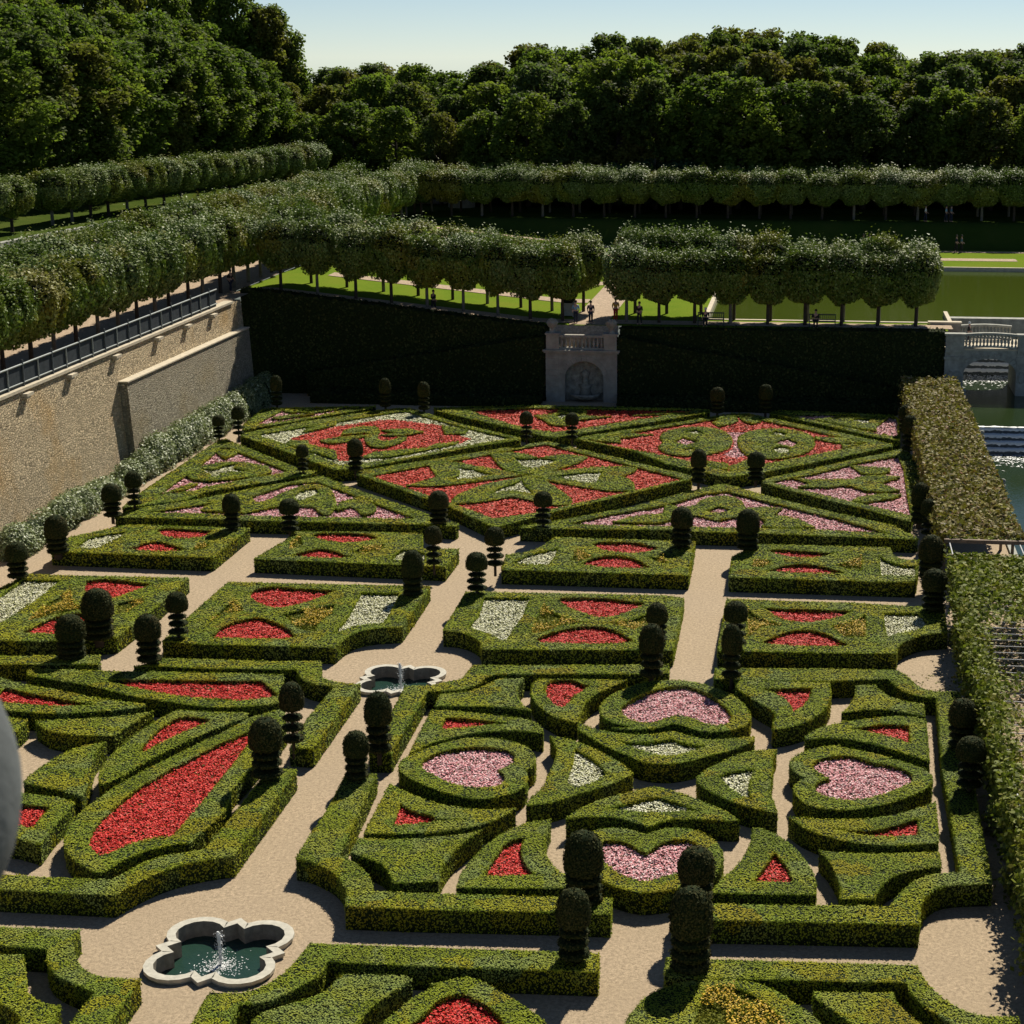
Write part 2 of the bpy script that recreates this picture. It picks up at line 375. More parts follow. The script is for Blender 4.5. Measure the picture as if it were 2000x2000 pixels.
def build_parterre():
    for h in HEDGES:
        hedge_obj=hedge_mesh('box_hedge',h['out'],h['holes'],0,h['z'])
        tag(hedge_obj,h['label'],'hedge',h['grp'])
    for bi,b in enumerate(BEDS):
        V,T=tris(b['poly']); s=lsize(b['poly']); c=b['poly'].mean(0); hz=BH[b['col']]
        lo,hi=b['poly'].min(0),b['poly'].max(0); ba=parea(b['poly'])
        def keep(P):
            m=np.ones(len(P),bool)
            for k,h in enumerate(HEDGES):
                o=h['out']
                if k==b['own'] or (o.max(0)<lo).any() or (o.min(0)>hi).any(): continue
                ins=inside(P,o)
                for hp in h['holes']: ins&=~inside(P,hp)
                m&=~ins
            for k,bb in enumerate(BEDS):
                o=bb['poly']
                if k==bi or (o.max(0)<lo).any() or (o.min(0)>hi).any(): continue
                if parea(o)<.5*ba or bb.get('prio',0)>b.get('prio',0): m&=~inside(P,o)
            return P[m]
        mb=MB()
        cr=(V[T[:,1],0]-V[T[:,0],0])*(V[T[:,2],1]-V[T[:,0],1])-(V[T[:,1],1]-V[T[:,0],1])*(V[T[:,2],0]-V[T[:,0],0]); T[cr<0]=T[cr<0][:,::-1]
        shr=.03 if b.get('prio',0) else 0
        mb.add(np.c_[V,np.full(len(V),hz-.12+shr)],T,0)
        P=keep(sample(V,T,(2.2 if b['col']=='yellow' else 1.)/s**2)[0]); n=len(P)
        mb.leaves(np.c_[P,hz-.06+rng.normal(0,.03,n)],np.c_[rng.normal(0,.6,(n,2)),np.ones(n)],s*1.25,1)
        fs=max(.056,s*.95)*(1.0 if b['col']!='yellow' else .85)
        cov={'yellow':.9,'white':1.9}.get(b['col'],2.5)
        P=keep(sample(V,T,cov/fs**2)[0]); n=len(P)
        clump=np.sin(P[:,0]*5.1+1.3*np.sin(P[:,1]*3.7))*np.sin(P[:,1]*4.6+1.1*np.sin(P[:,0]*2.9)) if n else 0
        if b['col']=='yellow':
            q=np.sin(P[:,0]*2.1+bi)*np.sin(P[:,1]*1.7+bi*2)>-.15; P=P[q]; n=len(P); hh=hz+np.abs(rng.normal(0,.12,n))
            mb.leaves(np.c_[P+rng.normal(0,.1,(n,2)),hh-.1],rng.normal(0,1,(n,3)),fs*1.2,1)
        else: hh=hz+rng.normal(0,.024,n)+.022*clump
        mb.leaves(np.c_[P,hh],np.c_[rng.normal(0,.32,(n,2))+np.array([.05,.1]),np.ones(n)],fs,2,1.15)
        o=mb.build('flower_bed',[M['core'],M['meadow' if b['col']=='yellow' else 'bedgreen'],M[b['col']]],loc=(c[0],c[1],hz-.12))
        STAT['leaf']+=len(mb.f)
        tag(o,b['label'],'flower bed','flower beds framed by box hedges')
# ---- the love garden (right centre)
LV='box hedges of the heart garden'
H('boundary hedge curving from the central path round the small fountain and along the heart garden',"g:1240,1435 1520,925 1665,925 1750,910s 1850,885s h:386,870s 450,810s 485,770 i:410,765 410,830 h:1700,835 700,835 600,850s 510,915s 400,950s 230,965s 130,968 g:1405,1435",grp=LV)
H('boundary hedge bending from the central path above the large fountain to the paired topiaries',"g:1065,1590 1298,1590 l:1050,575 1005,672 1090,690s 1165,740s 1235,815s 1262,880s 1272,932 1900,950 m:370,955 1100,970 1430,975 1525,985 1515,1105 1100,1090 0,1065 l:1060,1045 1075,950s 1040,865s 970,790s 880,740s 780,700s 690,685 720,620 930,310",grp=LV)
H('long boundary hedge wrapping the right side of the heart garden beside the pergola path',"i:765,790 1930,800 j:740,1005 830,1065s 900,1125s 970,1175s 1080,1203s 1200,1208s 1325,1215 o:1600,430 1690,872 1500,878s 1330,893s 1230,935s 1170,1000s 1143,1080s 1140,1180 n:440,1143 450,1019 o:930,1045 950,1005s 1010,930s 1095,860s 1200,812s 1310,793s 1455,782 j:1165,1900 1110,1270 1000,1262s 900,1245s 790,1200s 710,1145s 655,1090 i:1620,890 755,875",grp=LV)
H('solid hedge block with hollowed sides just right of the small fountain',"h:238,983 400,970s 520,943s 610,900s 685,870 862,870 812,940s 815,1005s 855,1065s 915,1112 760,1090s 600,1080s 400,1078s 190,1075",grp=LV)
H('crescent hedge above the left pink heart holding a small red wedge',"h:165,1108 400,1118s 620,1140s 820,1165s 940,1195s 1000,1245s 1005,1285 880,1268s 700,1262s 500,1277s 330,1310s 150,1362s g:1545,1432",[("h:270,1160 500,1175s 785,1205 640,1212s 500,1225s 360,1240s 225,1252",'red','small wedge of red begonias above the left pink heart')],grp=LV)
H('heart shaped hedge lying on its side at the left of the heart garden',"h:-80,1530s -50,1480s 60,1420s 200,1372s 360,1333s 520,1317s 690,1327s 830,1360s 915,1408s 950,1465s 935,1525s 870,1565 888,1615s 870,1680s 800,1722s 680,1760s 540,1778s 400,1765s 250,1725s 100,1668s -10,1615s -65,1572s",[("h:85,1530s 110,1480s 200,1430s 330,1400s 480,1385s 620,1388s 740,1410s 800,1450s 790,1490s 740,1525s 672,1562 715,1590s 718,1640s 665,1680s 560,1693s 430,1683s 300,1652s 180,1595s 110,1560s",'pink','pink begonias inside the left heart hedge')],grp=LV)
H('crescent hedge below the left pink heart holding a small red wedge',"l:1400,112 1470,155s 1600,212s 1760,262s 1932,292s m:600,308s 800,300 650,385s 480,437s 200,478s 0,490s l:1200,490",[("l:1472,262 1560,312s 1720,355s m:200,378s 430,377 250,395s 60,415s l:1800,405s 1415,425",'red','small wedge of red begonias below the left pink heart')],grp=LV)
H('solid hedge block with curved sides above the near front hedge, left of the near heart',"l:1165,528 1500,535s 1750,520s m:380,500s 545,468 450,530s 340,615s 265,710s 225,790s 212,855 l:1420,868 1395,790s 1330,722s 1220,678s 1102,640",grp=LV)
H('curved triangular hedge left of the near pink heart with a red centre',"m:1065,388 1030,480s 1015,560s 1025,640s 1070,715s 1130,775s 1210,820 1210,905 355,905 400,780s 480,680s 600,562s 740,472s 890,412s",[("m:872,522 845,600s 855,680s 890,740s 945,805 555,812 630,690s 700,590s 770,540s",'red','red begonia triangle left of the near pink heart')],grp=LV)
H('upright heart shaped hedge nearest the front, behind the paired topiaries',"n:245,505 300,475s 400,452s 520,452s 640,475s 740,530s 805,610s 818,680s 790,760s 700,835s 560,885s 420,918s 300,935s 200,938s 80,915s -50,870s -200,800s -300,720s -330,640s -310,570s -250,510s -150,468s -50,452s 60,455s 170,480s",[("n:240,640 330,575s 430,540s 540,535s 610,560s 640,610s 620,680s 560,745s 460,790s 350,820s 240,848s 130,830s 20,780s -60,720s -110,640s -120,580s -80,545s 0,540s 80,555s 170,600s",'pink','pink begonias inside the heart hedge nearest the front')],grp=LV)
H('leaf shaped hedge with white flowers between the centre and the near pink heart',"n:300,135 420,160s 560,205s 700,265s 840,325s 945,395 870,398s 700,385s 520,380s 390,393s 260,442 150,405s m:1540,370s 1350,365s 1180,380 1220,340s 1310,290s 1440,240s 1650,180s",[("n:320,215 430,240s 550,285s 650,322 500,318s 350,328s 200,325s 50,310s m:1490,302 1600,275s 1740,235s",'white','white begonias in the leaf hedge above the near pink heart')],grp=LV)
H('triangular hedge right of the near pink heart with a tiny red centre',"n:1045,450 1120,455s 1215,495s 1320,565s 1410,655s 1480,755s 1515,850s 1520,955 735,942 800,840s 900,755s 980,660s 1030,560s",[("n:1205,625 1250,680s 1310,750s 1355,855 1040,850 1110,770s 1170,690s",'red','tiny red begonia triangle right of the near pink heart')],grp=LV)
H('solid hedge block with hollowed corners at the lower right of the heart garden',"o:385,615 600,635s 900,645s 1290,630 1305,745 1200,745s 1090,770s 960,810s 870,870s 820,940s 800,985 545,985 550,900s 520,800s 460,700s",grp=LV)
H('crescent hedge below the right pink heart with a thin red sliver',"o:155,365 400,380s 650,385s 880,362s 1090,315s 1260,252 1285,500 1282,562 1000,582s 800,575s 600,550s 400,500s 260,440s",[("o:490,455 650,470s 800,468s 950,435s 1135,380 1140,500 900,510s 740,505s 600,480s",'red','thin red begonia sliver below the right pink heart')],grp=LV)
H('heart shaped hedge lying on its side at the right of the heart garden',"i:1325,1530s 1345,1470s 1430,1418s 1560,1383s 1700,1373s j:200,1728s 480,1785s 750,1860s o:1170,-1s 1225,45s 1240,95s 1190,155s 1100,200s 950,250s 780,292s 600,315s 450,308s 320,283s 235,230s 195,170s 210,115s 285,72 i:1380,1590s",[("i:1620,1622 1560,1585s 1500,1545s 1500,1505s 1560,1470s 1680,1450s 1800,1450s j:480,1870s o:960,-15s 1060,25s 1100,75s 1030,130s 900,182s 770,222s 640,238s 500,225s 400,195s 350,155s 370,110s 420,85s",'pink','pink begonias inside the right heart hedge')],grp=LV)
H('crescent hedge above the right pink heart with a red wedge',"i:1440,1305 1510,1258s 1620,1220s 1760,1190s j:210,1500s 400,1470s 620,1447s 820,1442s 1003,1470 1038,1868 850,1805s 650,1742s 430,1685s 220,1652s 0,1645s i:1620,1318s 1440,1328",[("j:240,1565 400,1545s 560,1520s 700,1518s 855,1530 858,1690 700,1640s 540,1600s 400,1575s",'red','red begonia wedge above the right pink heart')],grp=LV)
H('solid hedge block with hollowed sides at the upper right of the heart garden',"j:350,1160 525,1147 570,1195s 660,1255s 800,1302s 982,1325 993,1450 850,1415s 650,1383s 430,1382s 210,1415 290,1335s 340,1250s",grp=LV)
H('upside-down heart hedge at the far side of the heart garden',"i:440,1208 370,1232s 250,1250s 100,1255s -20,1245s h:1700,1235s 1560,1212s 1460,1165s 1437,1105s 1460,1050s 1540,985s 1660,935s i:200,905s 350,882s 520,885s 650,905s 760,940s 870,985s 950,1035s 1005,1100s 1028,1160s 1005,1215s 930,1250s 800,1270s 680,1268s 590,1250s 510,1222s",[("i:480,1142 400,1160s 300,1195s 180,1195s 100,1165s 45,1120s 60,1075s 150,1020s 270,965s 400,935s 530,925s 640,955s 720,990s 800,1050s 860,1105s 890,1160s 860,1200s 770,1220s 680,1205s 590,1165s",'pink','pink begonias inside the upside-down far heart hedge')],grp=LV)
H('crescent hedge left of the far pink heart with a red drop',"h:985,872 1340,876s 1640,880 1560,915s 1460,960s 1370,1010s 1310,1080s 1285,1140s 1275,1180 1260,1200 1170,1185s 1050,1130s 970,1070s 925,1010s 918,950s 940,900s",[("h:1040,900 1080,880s 1230,878 1360,925 1260,990s 1190,1060s 1140,1085s 1090,1060s 1040,1010s 1020,950s",'red','drop of red begonias left of the far pink heart')],grp=LV)
H('crescent hedge right of the far pink heart with a red triangle',"i:915,900 950,885s 1620,900 1632,980s 1615,1060s 1560,1130s 1460,1190s 1330,1235s 1195,1255 1200,1210s 1215,1150s 1190,1110s 1100,1060s 1010,1000s 930,950s",[("i:1110,945 1190,948s 1490,940 1480,1000s 1430,1070s 1345,1125 1320,1060s 1250,1000s",'red','red begonia triangle right of the far pink heart')],grp=LV)
H('wide arrow hedge with white flowers below the far pink heart',"h:1275,1200 1400,1245s 1550,1275s i:150,1290s 310,1287s 440,1262 540,1292s 690,1322s 860,1318s 1052,1305 1055,1330 950,1385s 790,1432s 600,1482s 450,1510s 330,1512s 200,1492s h:1640,1445s 1500,1385s 1380,1320s 1278,1255",[("i:30,1338 180,1352s 330,1340s 430,1325s 530,1355s 690,1375 600,1410s 490,1437s 390,1447s 280,1428s 140,1385s",'white','white begonias in the arrow hedge below the far pink heart')],grp=LV)
H('arrow hedge with white flowers pointing to the centre from the left heart',"h:1060,1300 1200,1325s 1350,1378s 1520,1458s 1630,1530s 1685,1582 1560,1645s 1400,1700s 1250,1745s 1060,1805s 880,1825 930,1755s 1010,1680s 1045,1600s 1080,1530s 1112,1450s 1105,1380s",[("h:1240,1395 1330,1440s 1430,1510s 1492,1588 1400,1640s 1290,1680s 1180,1660 1195,1590s 1230,1500s",'white','white begonias in the arrow hedge beside the left heart')],grp=LV)
H('arrow hedge with white flowers pointing to the centre from the right heart',"i:1225,1405 1080,1412s 940,1440s 800,1498s 690,1560s 625,1620s 640,1670s 730,1725s 860,1785s 1020,1840s 1230,1885 1200,1800s 1170,1710s 1180,1630s 1195,1560s 1185,1490s",[("i:785,1605 880,1570s 1055,1550 1030,1640s 1015,1710s 1045,1780 960,1745s 860,1685s",'white','white begonias in the arrow hedge beside the right heart')],grp=LV)
# ---- the nearest row
NR='box hedges along the bottom of the photograph'
H('boundary hedge at the bottom right curving round the gravel bay',"n:395,1425 640,1433 o:1120,1482 1160,1555s 1230,1645s 1330,1735s 1450,1808s 1570,1853s 1700,1867s 1887,1870 1925,2090 1700,2080 1600,2050s 1450,1960s 1300,1868s 1180,1790s 1090,1700s 1040,1615 n:640,1580 380,1572",grp=NR)
H('round hedge at the bottom edge filled with tall yellow flowers',"n:870,1590 1050,1610s 1190,1660s 1350,1760s 1500,1870s 1600,1980s 1650,2100 30,2100 80,1930s 170,1790s 280,1690s 420,1640s 650,1596s",[("n:690,1660 800,1640s 950,1660s 1100,1740s 1230,1850s 1330,1990s 1330,2100 560,2100 600,1900s 640,1780s",'yellow','tall yellow flowers in the round hedge at the bottom edge')],grp=NR)
H('solid hedge block cut by the bottom edge inside the lower right boundary hedge',"o:345,1690 942,1692 960,1750s 1030,1830s 1160,1930s 1230,1990 700,1990 620,1920s 345,1722",grp=NR)
H('boundary hedge sweeping from the large fountain to the lower paired topiary',"l:-30,1800 45,1688 280,1690s 430,1645s 560,1570s 660,1485s 740,1395s 800,1318 m:1430,1395 1420,1540 0,1490 l:920,1455 885,1535s 790,1605s 660,1675s 560,1725s 420,1770s 255,1782 150,2000 -130,2000",grp=NR)
H('solid hedge block with a hollow right side at the bottom edge below the large fountain',"l:1040,1555 1500,1570 1562,1602 1440,1680s 1300,1770s 1200,1860s 1120,2000 320,2000 400,1870s 600,1800s 700,1765s 860,1715s 960,1640s",grp=NR)
H('pointed arch hedge at the bottom edge with red flowers inside',"m:430,1575 540,1605s 700,1690s 850,1785s 970,1870s 1060,1960 1080,2050 l:1250,2050 1330,1930s 1450,1830s 1600,1715s 1780,1628s m:150,1640s 300,1600s",[("m:400,1690 520,1750s 640,1830s 720,1932s 760,2050 l:1450,2050 1550,1930s 1650,1860s m:200,1760s 310,1710s",'red','red begonias in the pointed arch hedge at the bottom edge')],grp=NR)
H('boundary hedge with a curved bay left of the large fountain',"k:-60,1193 603,1217 560,1290s 553,1370s 585,1450s 620,1500s 720,1558s 860,1580s 1057,1592 940,1755 780,2010 480,2010 530,1932 620,1810 712,1695 600,1642s 480,1590s 395,1530s 357,1450s 360,1365 -60,1335",grp=NR)
H('stepped hedge block in the bottom left corner',"k:-60,1405 178,1412 190,1550s 200,1685 280,1750s 360,1780s 452,1790 400,1910 360,2010 90,2010 165,1885 90,1825s -60,1740",grp=NR)
# ---- left gardens
LG='box hedges of the left hand garden'
H('boundary hedge left of the central path bending above the large fountain',"k:-60,912 860,958 1000,880s 1150,805s 1350,735s 1560,690s 1762,660 l:690,20 g:690,1550 485,1550 l:405,105 220,350 0,610 k:1430,632s 1250,655s 1100,703s 950,785s 845,842 380,822 -60,790",grp=LG)
H('long slanting frame hedge around the largest red bed on the left',"k:520,425s 580,360s 660,290 885,125 f:1100,1552 1400,1405 1700,1262 g:320,1170 600,1085 610,1240 380,1510 200,1705 k:1700,320 1515,488s 1430,558 1300,572s 1100,622s 950,685s 800,765s 740,790s 650,745s 565,690s 510,630s 487,560s 493,490s",[("k:668,560s 685,490s 730,420s 850,300 1030,150 1300,-5 f:1650,1360 1885,1262 g:345,1340 200,1530 k:1550,225 1360,450s 1300,505 1150,522s 1000,560s 880,612s 770,652s 710,625s",'red','largest red begonia bed, long and slanting on the left')],grp=LG)
H('slender leaf hedge with a narrow red strip beside the largest red bed',"f:1340,1103 1600,1118s 1868,1125 1868,1160 1700,1215s 1400,1345s 1100,1490s 900,1610s 770,1668s 748,1610s 770,1535s 850,1440s 980,1320s 1150,1205s",[("f:1390,1150 1480,1160s 1610,1178 1450,1240s 1300,1310s 1080,1420 1060,1395s 1180,1265s 1300,1182s",'red','narrow red begonia strip beside the largest red bed')],grp=LG)
H('solid leaf shaped hedge with rounded left end next to the stone ball',"f:800,1348 650,1372s 500,1422s 350,1512s 240,1590s 178,1655 340,1690s 480,1718s 613,1758 680,1600s 690,1500s 740,1410s",grp=LG)
H('solid half moon hedge on the left below the thin red crescent',"f:270,1185 500,1175s 860,1155s 1155,1112 1040,1180s 930,1250s 860,1300 600,1295s 400,1270s 300,1220s",grp=LG)
H('solid hedge end cut by the left edge above the stone ball',"f:-80,1140 207,1180 150,1240s 80,1290 -80,1250",grp=LG)
H('rounded hedge with a red triangle beside the stone ball at the left edge',"k:-80,160 170,185s 420,215s 560,250 500,330s 400,440s 300,575 140,530 -80,500",[("k:-80,250 165,262 385,290 300,380 250,450 165,430 -80,380",'red','red begonia triangle beside the stone ball')],grp=LG)
H('crescent hedge at the left edge holding a long thin red bed',"f:-80,835 100,890s 400,950s 650,1000s 880,1035s 1095,1063 1090,1085 900,1105s 600,1128s 350,1132s 100,1115s -80,1085",[("f:-80,980 40,935 250,985s 450,1020s 620,1050s 770,1068 580,1075s 300,1068s 100,1050s -80,1030",'red','long thin red begonia bed at the left edge')],grp=LG)
H('wide leaf shaped frame hedge left of the small fountain with a red bed',"f:215,800 600,803 1932,832 g:590,835 600,990 580,1050 300,1080s 0,1078s f:1300,1045s 1000,1000s 750,935s 410,875 200,840",[("f:800,880 1100,875s 1932,885 g:430,880 555,990 430,1015s 250,1030s 0,1022s f:1750,1030s 1350,995s 1000,930s",'red','wide red begonia bed left of the small fountain')],grp=LG)
H('boundary hedge stepping round the left of the small fountain and down the central path',"f:1240,713 g:600,738 875,737 885,860 1000,893s 1170,907 815,1400 640,1390 780,1165 985,930 860,915s 770,890s 720,850s 695,800 0,792 f:1240,775 1010,778",grp=LG)
H('short boundary hedge at the left edge with one tall topiary on its end',"f:-80,700 755,692 740,765 -80,762",grp=LG)
# ---- second row of square beds
B2='square box hedges of the second row'
H('second row square hedge at the left edge with a slanting white strip',"f:225,82 1425,108 1180,330 875,560 500,585 -80,583 -80,220",[("f:180,120 460,128 300,260 0,458 -80,500 -80,300",'white','slanting white begonia strip at the left edge'),("f:530,200 560,310 630,335 450,385 200,430 360,300",'yellow','loose yellow planting next to the slanting white strip'),("f:630,200 650,130 800,118s 1150,155 1000,210s 870,255s 740,250s",'red','red begonia oval behind the tall dark topiary at left'),("f:880,300 1080,265 1090,290 960,370 880,380",'yellow','yellow flowers right of the tall dark topiary at left'),("f:165,525 400,410s 600,378s 680,400s 700,470s 660,530",'red','red begonia half oval partly hidden by two topiaries at left')],grp=B2)
H('second row square hedge above the small fountain, left of the central path',"g:180,140 1700,172 1590,335 1485,482 1300,492s 1150,520s 1050,575s 980,637 0,612 f:1225,590 1430,400",[("g:345,260 355,210s 450,180s 600,180s 800,195s 1000,205 850,260s 700,310s 550,335s 430,310s",'red','upper red oval in the square left of the central path'),("g:215,275 300,355 150,385s 30,450 120,350",'yellow','yellow flowers at the left of the square left of the central path'),("g:30,555 150,470s 300,420s 420,412s 540,450s 640,500s 685,555 600,570 100,560",'red','lower red half oval in the square left of the central path'),("g:580,385 800,340s 990,310 960,380 870,440 830,520 700,490s 640,440",'yellow','yellow flowers at the right of the square left of the central path'),("g:1180,220 1475,225 1400,380s 1350,450 1150,470s 970,530 1080,400",'white','white begonia rectangle left of the central path')],grp=B2)
H('second row square hedge right of the central path with a large white rectangle',"h:430,212 1932,240 i:525,262 440,657 h:1740,655 548,648 530,590s 450,540s 350,515s 253,508",[("h:560,258 915,260 860,400 790,490 740,575 690,582 600,530s 445,480 520,380",'white','largest white begonia rectangle right of the central path'),("h:1120,270 1160,260s 1450,262s 1790,300 1700,340s 1600,380s 1450,405s 1300,370s 1180,320s",'red','upper red oval in the square right of the central path'),("h:1015,305 1070,360s 1190,415s 1330,445 1150,465s 1000,520s 920,530 950,420",'yellow','yellow marigold triangle right of the largest white rectangle'),("h:1500,445 1650,430s 1780,385 1830,440 1700,500 1620,480s",'yellow','sparse yellow planting beside the paired topiaries'),("h:940,575 1050,530s 1200,490s 1350,472s 1500,490s 1600,530s 1700,590 1500,602s 1000,598",'red','lower red half oval in the square right of the central path')],grp=B2)
H('second row square hedge nearest the pergola',"i:850,266 1930,303 j:1175,425 1207,658 1060,665s 920,690s 810,735s 740,790s 728,850 i:1932,682 780,662",[("i:1100,320 1140,335s 1400,345s 1800,358 1700,400s 1500,440s 1380,440s 1250,410s",'red','upper red oval in the second row square nearest the pergola'),("i:1100,600 1200,555s 1300,520s 1430,500s 1560,520s 1660,560s 1770,620 1400,622s",'red','lower red half oval in the second row square nearest the pergola'),("i:1000,330 1060,390s 1180,440s 1290,465 1130,480s 1010,550 1000,450",'yellow','small yellow patch behind the paired topiaries by the wide path'),("j:120,590 300,550s 440,480 445,700 250,690s 150,620s",'yellow','bright yellow marigolds in the second row square nearest the pergola'),("j:600,465 940,470 1030,560 970,620 740,660 640,700 610,580",'white','white begonias in the second row square nearest the pergola')],grp=B2)
# ---- first row of square beds
B1='square box hedges of the far row'
H('far row square hedge at the left beside the wall path',"a:960,1058 1882,1085 1605,1307 390,1262 400,1230 530,1150",[("a:560,1230 700,1150s 970,1105 900,1160 740,1235",'white','white begonia strip in the far row square at left'),("a:1180,1100 1250,1085s 1600,1105 1550,1140s 1400,1160s 1250,1145s",'red','upper red oval in the far row square at left'),("a:945,1242 1100,1195s 1200,1185s 1300,1210s 1410,1250 1200,1258s",'red','lower red oval in the far row square at left'),("a:1490,1205 1580,1200 1550,1240 1440,1250",'yellow','few yellow flowers in the far row square at left')],grp=B1)
H('far row square hedge left of the central path under the diamonds',"b:690,1110 1640,1122 1640,1240 1917,1243 1815,1380 1500,1365 372,1318 600,1185",[("b:800,1140 870,1122s 1200,1130s 1315,1160 1200,1185s 1050,1192s 900,1175s",'red','upper red oval in the far row square left of the central path'),("b:650,1290 800,1252s 900,1243s 1000,1265s 1110,1305 900,1308s",'red','lower red oval in the far row square left of the central path'),("b:640,1195 720,1135 745,1210 640,1250",'yellow','yellow flowers at the left of the far row square by the central path'),("b:1190,1230 1360,1210 1320,1260 1240,1260 1200,1280 1100,1265",'yellow','yellow flowers in the middle of the far row square by the central path'),("b:1480,1250 1550,1245 1670,1275 1660,1340 1400,1318",'white','white begonias behind the topiary of the far row square')],grp=B1)
H('far row square hedge right of the central path under the diamonds',"c:905,1155 1740,1180 d:222,1190 172,1443 c:500,1400 540,1285 700,1262s 820,1215s",[("c:570,1345 700,1290s 930,1235 900,1310s 850,1365",'white','white begonias in the far row square right of the central path'),("c:1180,1210 1230,1190s 1500,1195s 1700,1235 1600,1262s 1450,1270s 1280,1250s",'red','upper red oval in the far row square right of the central path'),("c:1085,1355 1200,1310s 1330,1293s 1480,1310s 1640,1385 1300,1382s",'red','lower red half oval in the far row square right of the central path'),("c:1070,1240 1120,1265s 1200,1300 1080,1335 1020,1325",'yellow','yellow patch next to the white bed of the far row square'),("c:1600,1305 1720,1310 1760,1350 1700,1350",'yellow','small yellow patch under the topiary shadow by the wide path')],grp=B1)
H('far row square hedge at the right beside the pergola',"d:690,1208 1690,1233 1715,1280s 1780,1315s 1910,1330 1885,1500 480,1458 505,1300",[("d:770,1258 850,1248s 1250,1275 1300,1265 1180,1300s 1000,1308s 880,1290s",'red','thin upper red oval in the far row square beside the pergola'),("d:760,1410 900,1370s 1050,1358s 1200,1380s 1370,1430 1050,1425s",'red','shaded red half oval in the far row square beside the pergola'),("d:650,1380 660,1325 800,1335 740,1385",'yellow','yellow patch by the wide path in the far row square'),("d:1290,1365 1400,1335s 1480,1290 1480,1405 1380,1400",'yellow','yellow patch next to the white bed beside the pergola'),("d:1610,1290 1660,1330 1780,1365s 1895,1375 1890,1450 1620,1440",'white','white begonias in the far row square beside the pergola')],grp=B1)
# ---- the diamonds
DG='box hedges of the diamond garden'
H('frame hedge of the middle diamond',"c:850,430 1934,690 1934,715 890,965 450,1080 430,1075 100,920 b:1150,680 1160,655",[("c:830,452 1880,715 1290,850 750,970 440,1012 190,920 b:1250,690",'coral','red begonias filling the middle diamond')],grp=DG)
H('butterfly hedge at the top of the middle diamond',"c:415,522 560,512s 690,528s 785,557 860,540s 1000,530s 1148,548 1080,590s 960,630s 860,655s 690,678 560,655s 490,615s 450,570s",[("c:585,552 700,562s 760,555s 925,570 850,605s 740,635 660,615s",'white','white begonias at the top of the middle diamond')],grp=DG)
H('butterfly hedge at the left of the middle diamond',"b:1700,605 1760,590s 1900,588s c:250,605s 420,632s 560,655s 685,682 560,695s 420,715s 200,745s 0,765s b:1520,765 1620,735s 1740,700s 1745,672 1710,640s",[("c:150,625 260,635s 440,680 330,700s 200,712s 110,712 170,690s 180,650s",'white','white begonias at the left of the middle diamond')],grp=DG)
H('butterfly hedge at the right of the middle diamond',"c:700,683 850,660s 1050,640s 1250,622s 1420,620s 1520,635 1490,665s 1400,692 1470,720s 1500,765s 1480,802s 1300,800s 1100,770s 900,735s",[("c:910,690 1100,665s 1280,660 1250,690s 1220,745 1100,735s",'white','white begonias at the right of the middle diamond')],grp=DG)
H('butterfly hedge at the bottom of the middle diamond',"c:680,690 800,690s 860,740s 930,790s 1010,850s 1020,900s 900,910s 750,880s 580,845 450,870s 300,890s 150,900s 125,885s 180,830s 320,770s 450,735s 600,710s",[("c:655,712 680,760s 755,828 640,808s 560,800s 410,825 500,775s 590,750s",'white','white begonias at the bottom of the middle diamond')],grp=DG)
H('frame hedge of the left diamond',"b:272,372 800,272 1420,182 1550,178 1932,300 c:640,402 640,418 300,470 0,525 b:1200,630 1080,645 980,645 700,540 275,390",[("b:390,378 830,310 1450,205 1540,205 1932,320 c:580,405 150,475 b:1500,558 1200,592 1010,605 850,540 700,490 600,450",'white','white begonias in the corners of the left diamond')],grp=DG)
FB('red begonias in the middle of the left diamond around the swirl',"b:640,400 820,350 1000,305 1300,262 1420,255 1560,272 1790,300 1810,340 c:270,400 180,440 b:1640,480 1250,530 1070,568 1000,560 980,510 790,455 730,420",'coral')
H('low hedge band at the upper left of the left diamond',"b:735,362 830,312 990,282 985,305 880,335",grp=DG)
H('low hedge band at the right of the left diamond',"c:50,305 240,345 215,372 75,372",grp=DG)
H('low hedge band at the lower left of the left diamond',"b:610,450 650,425 770,425 790,455 980,500 995,545 980,560 850,520 700,480",grp=DG)
H('low hedge band at the lower right of the left diamond',"b:1200,540 1300,510s 1660,480 1750,450 c:180,430 150,450 b:1640,500 1400,545 1210,555",grp=DG)
H('swirling hedge in the centre of the left diamond',"b:870,425 1000,400s 1240,378 1240,362 1030,382 1070,342s 1170,320s 1280,318s 1318,352s 1300,395s 1330,425s 1400,425s 1500,390s 1522,402s 1450,450s 1340,477s 1260,468s 1215,430s 1205,395s 1080,430s 950,445s",grp=DG)
H('small curl hedge right of the swirl in the left diamond',"b:1330,345 1520,335s 1650,360 1500,383s 1320,385 1440,368",grp=DG)
H('frame hedge of the right diamond',"c:1065,415 1110,398 1932,272 d:500,220 620,222 1000,300 1705,450 1710,470 1300,555 740,665 490,700 420,695 0,600 c:1500,505",[("c:1130,420 1932,290 d:540,240 700,265 1100,350 1520,445 1340,490 750,600 480,660 300,610 0,540 c:1340,465",'coral','red begonias filling the right diamond')],grp=DG)
H('left round hedge with a pink eye in the right diamond',"d:-40,395s 10,355s 150,325s 300,322s 420,345s 485,390s 500,430s 470,480s 380,515s 250,535s 100,535s 0,515s -50,475s -20,440s",[("d:60,430 130,400 260,430 160,455",'pink','pink eye of the left round hedge in the right diamond'),("d:150,350 230,338 300,370 200,372",'white','upper white patch on the left round hedge'),("d:130,490 200,475 240,490 150,500",'white','lower white patch on the left round hedge')],grp=DG)
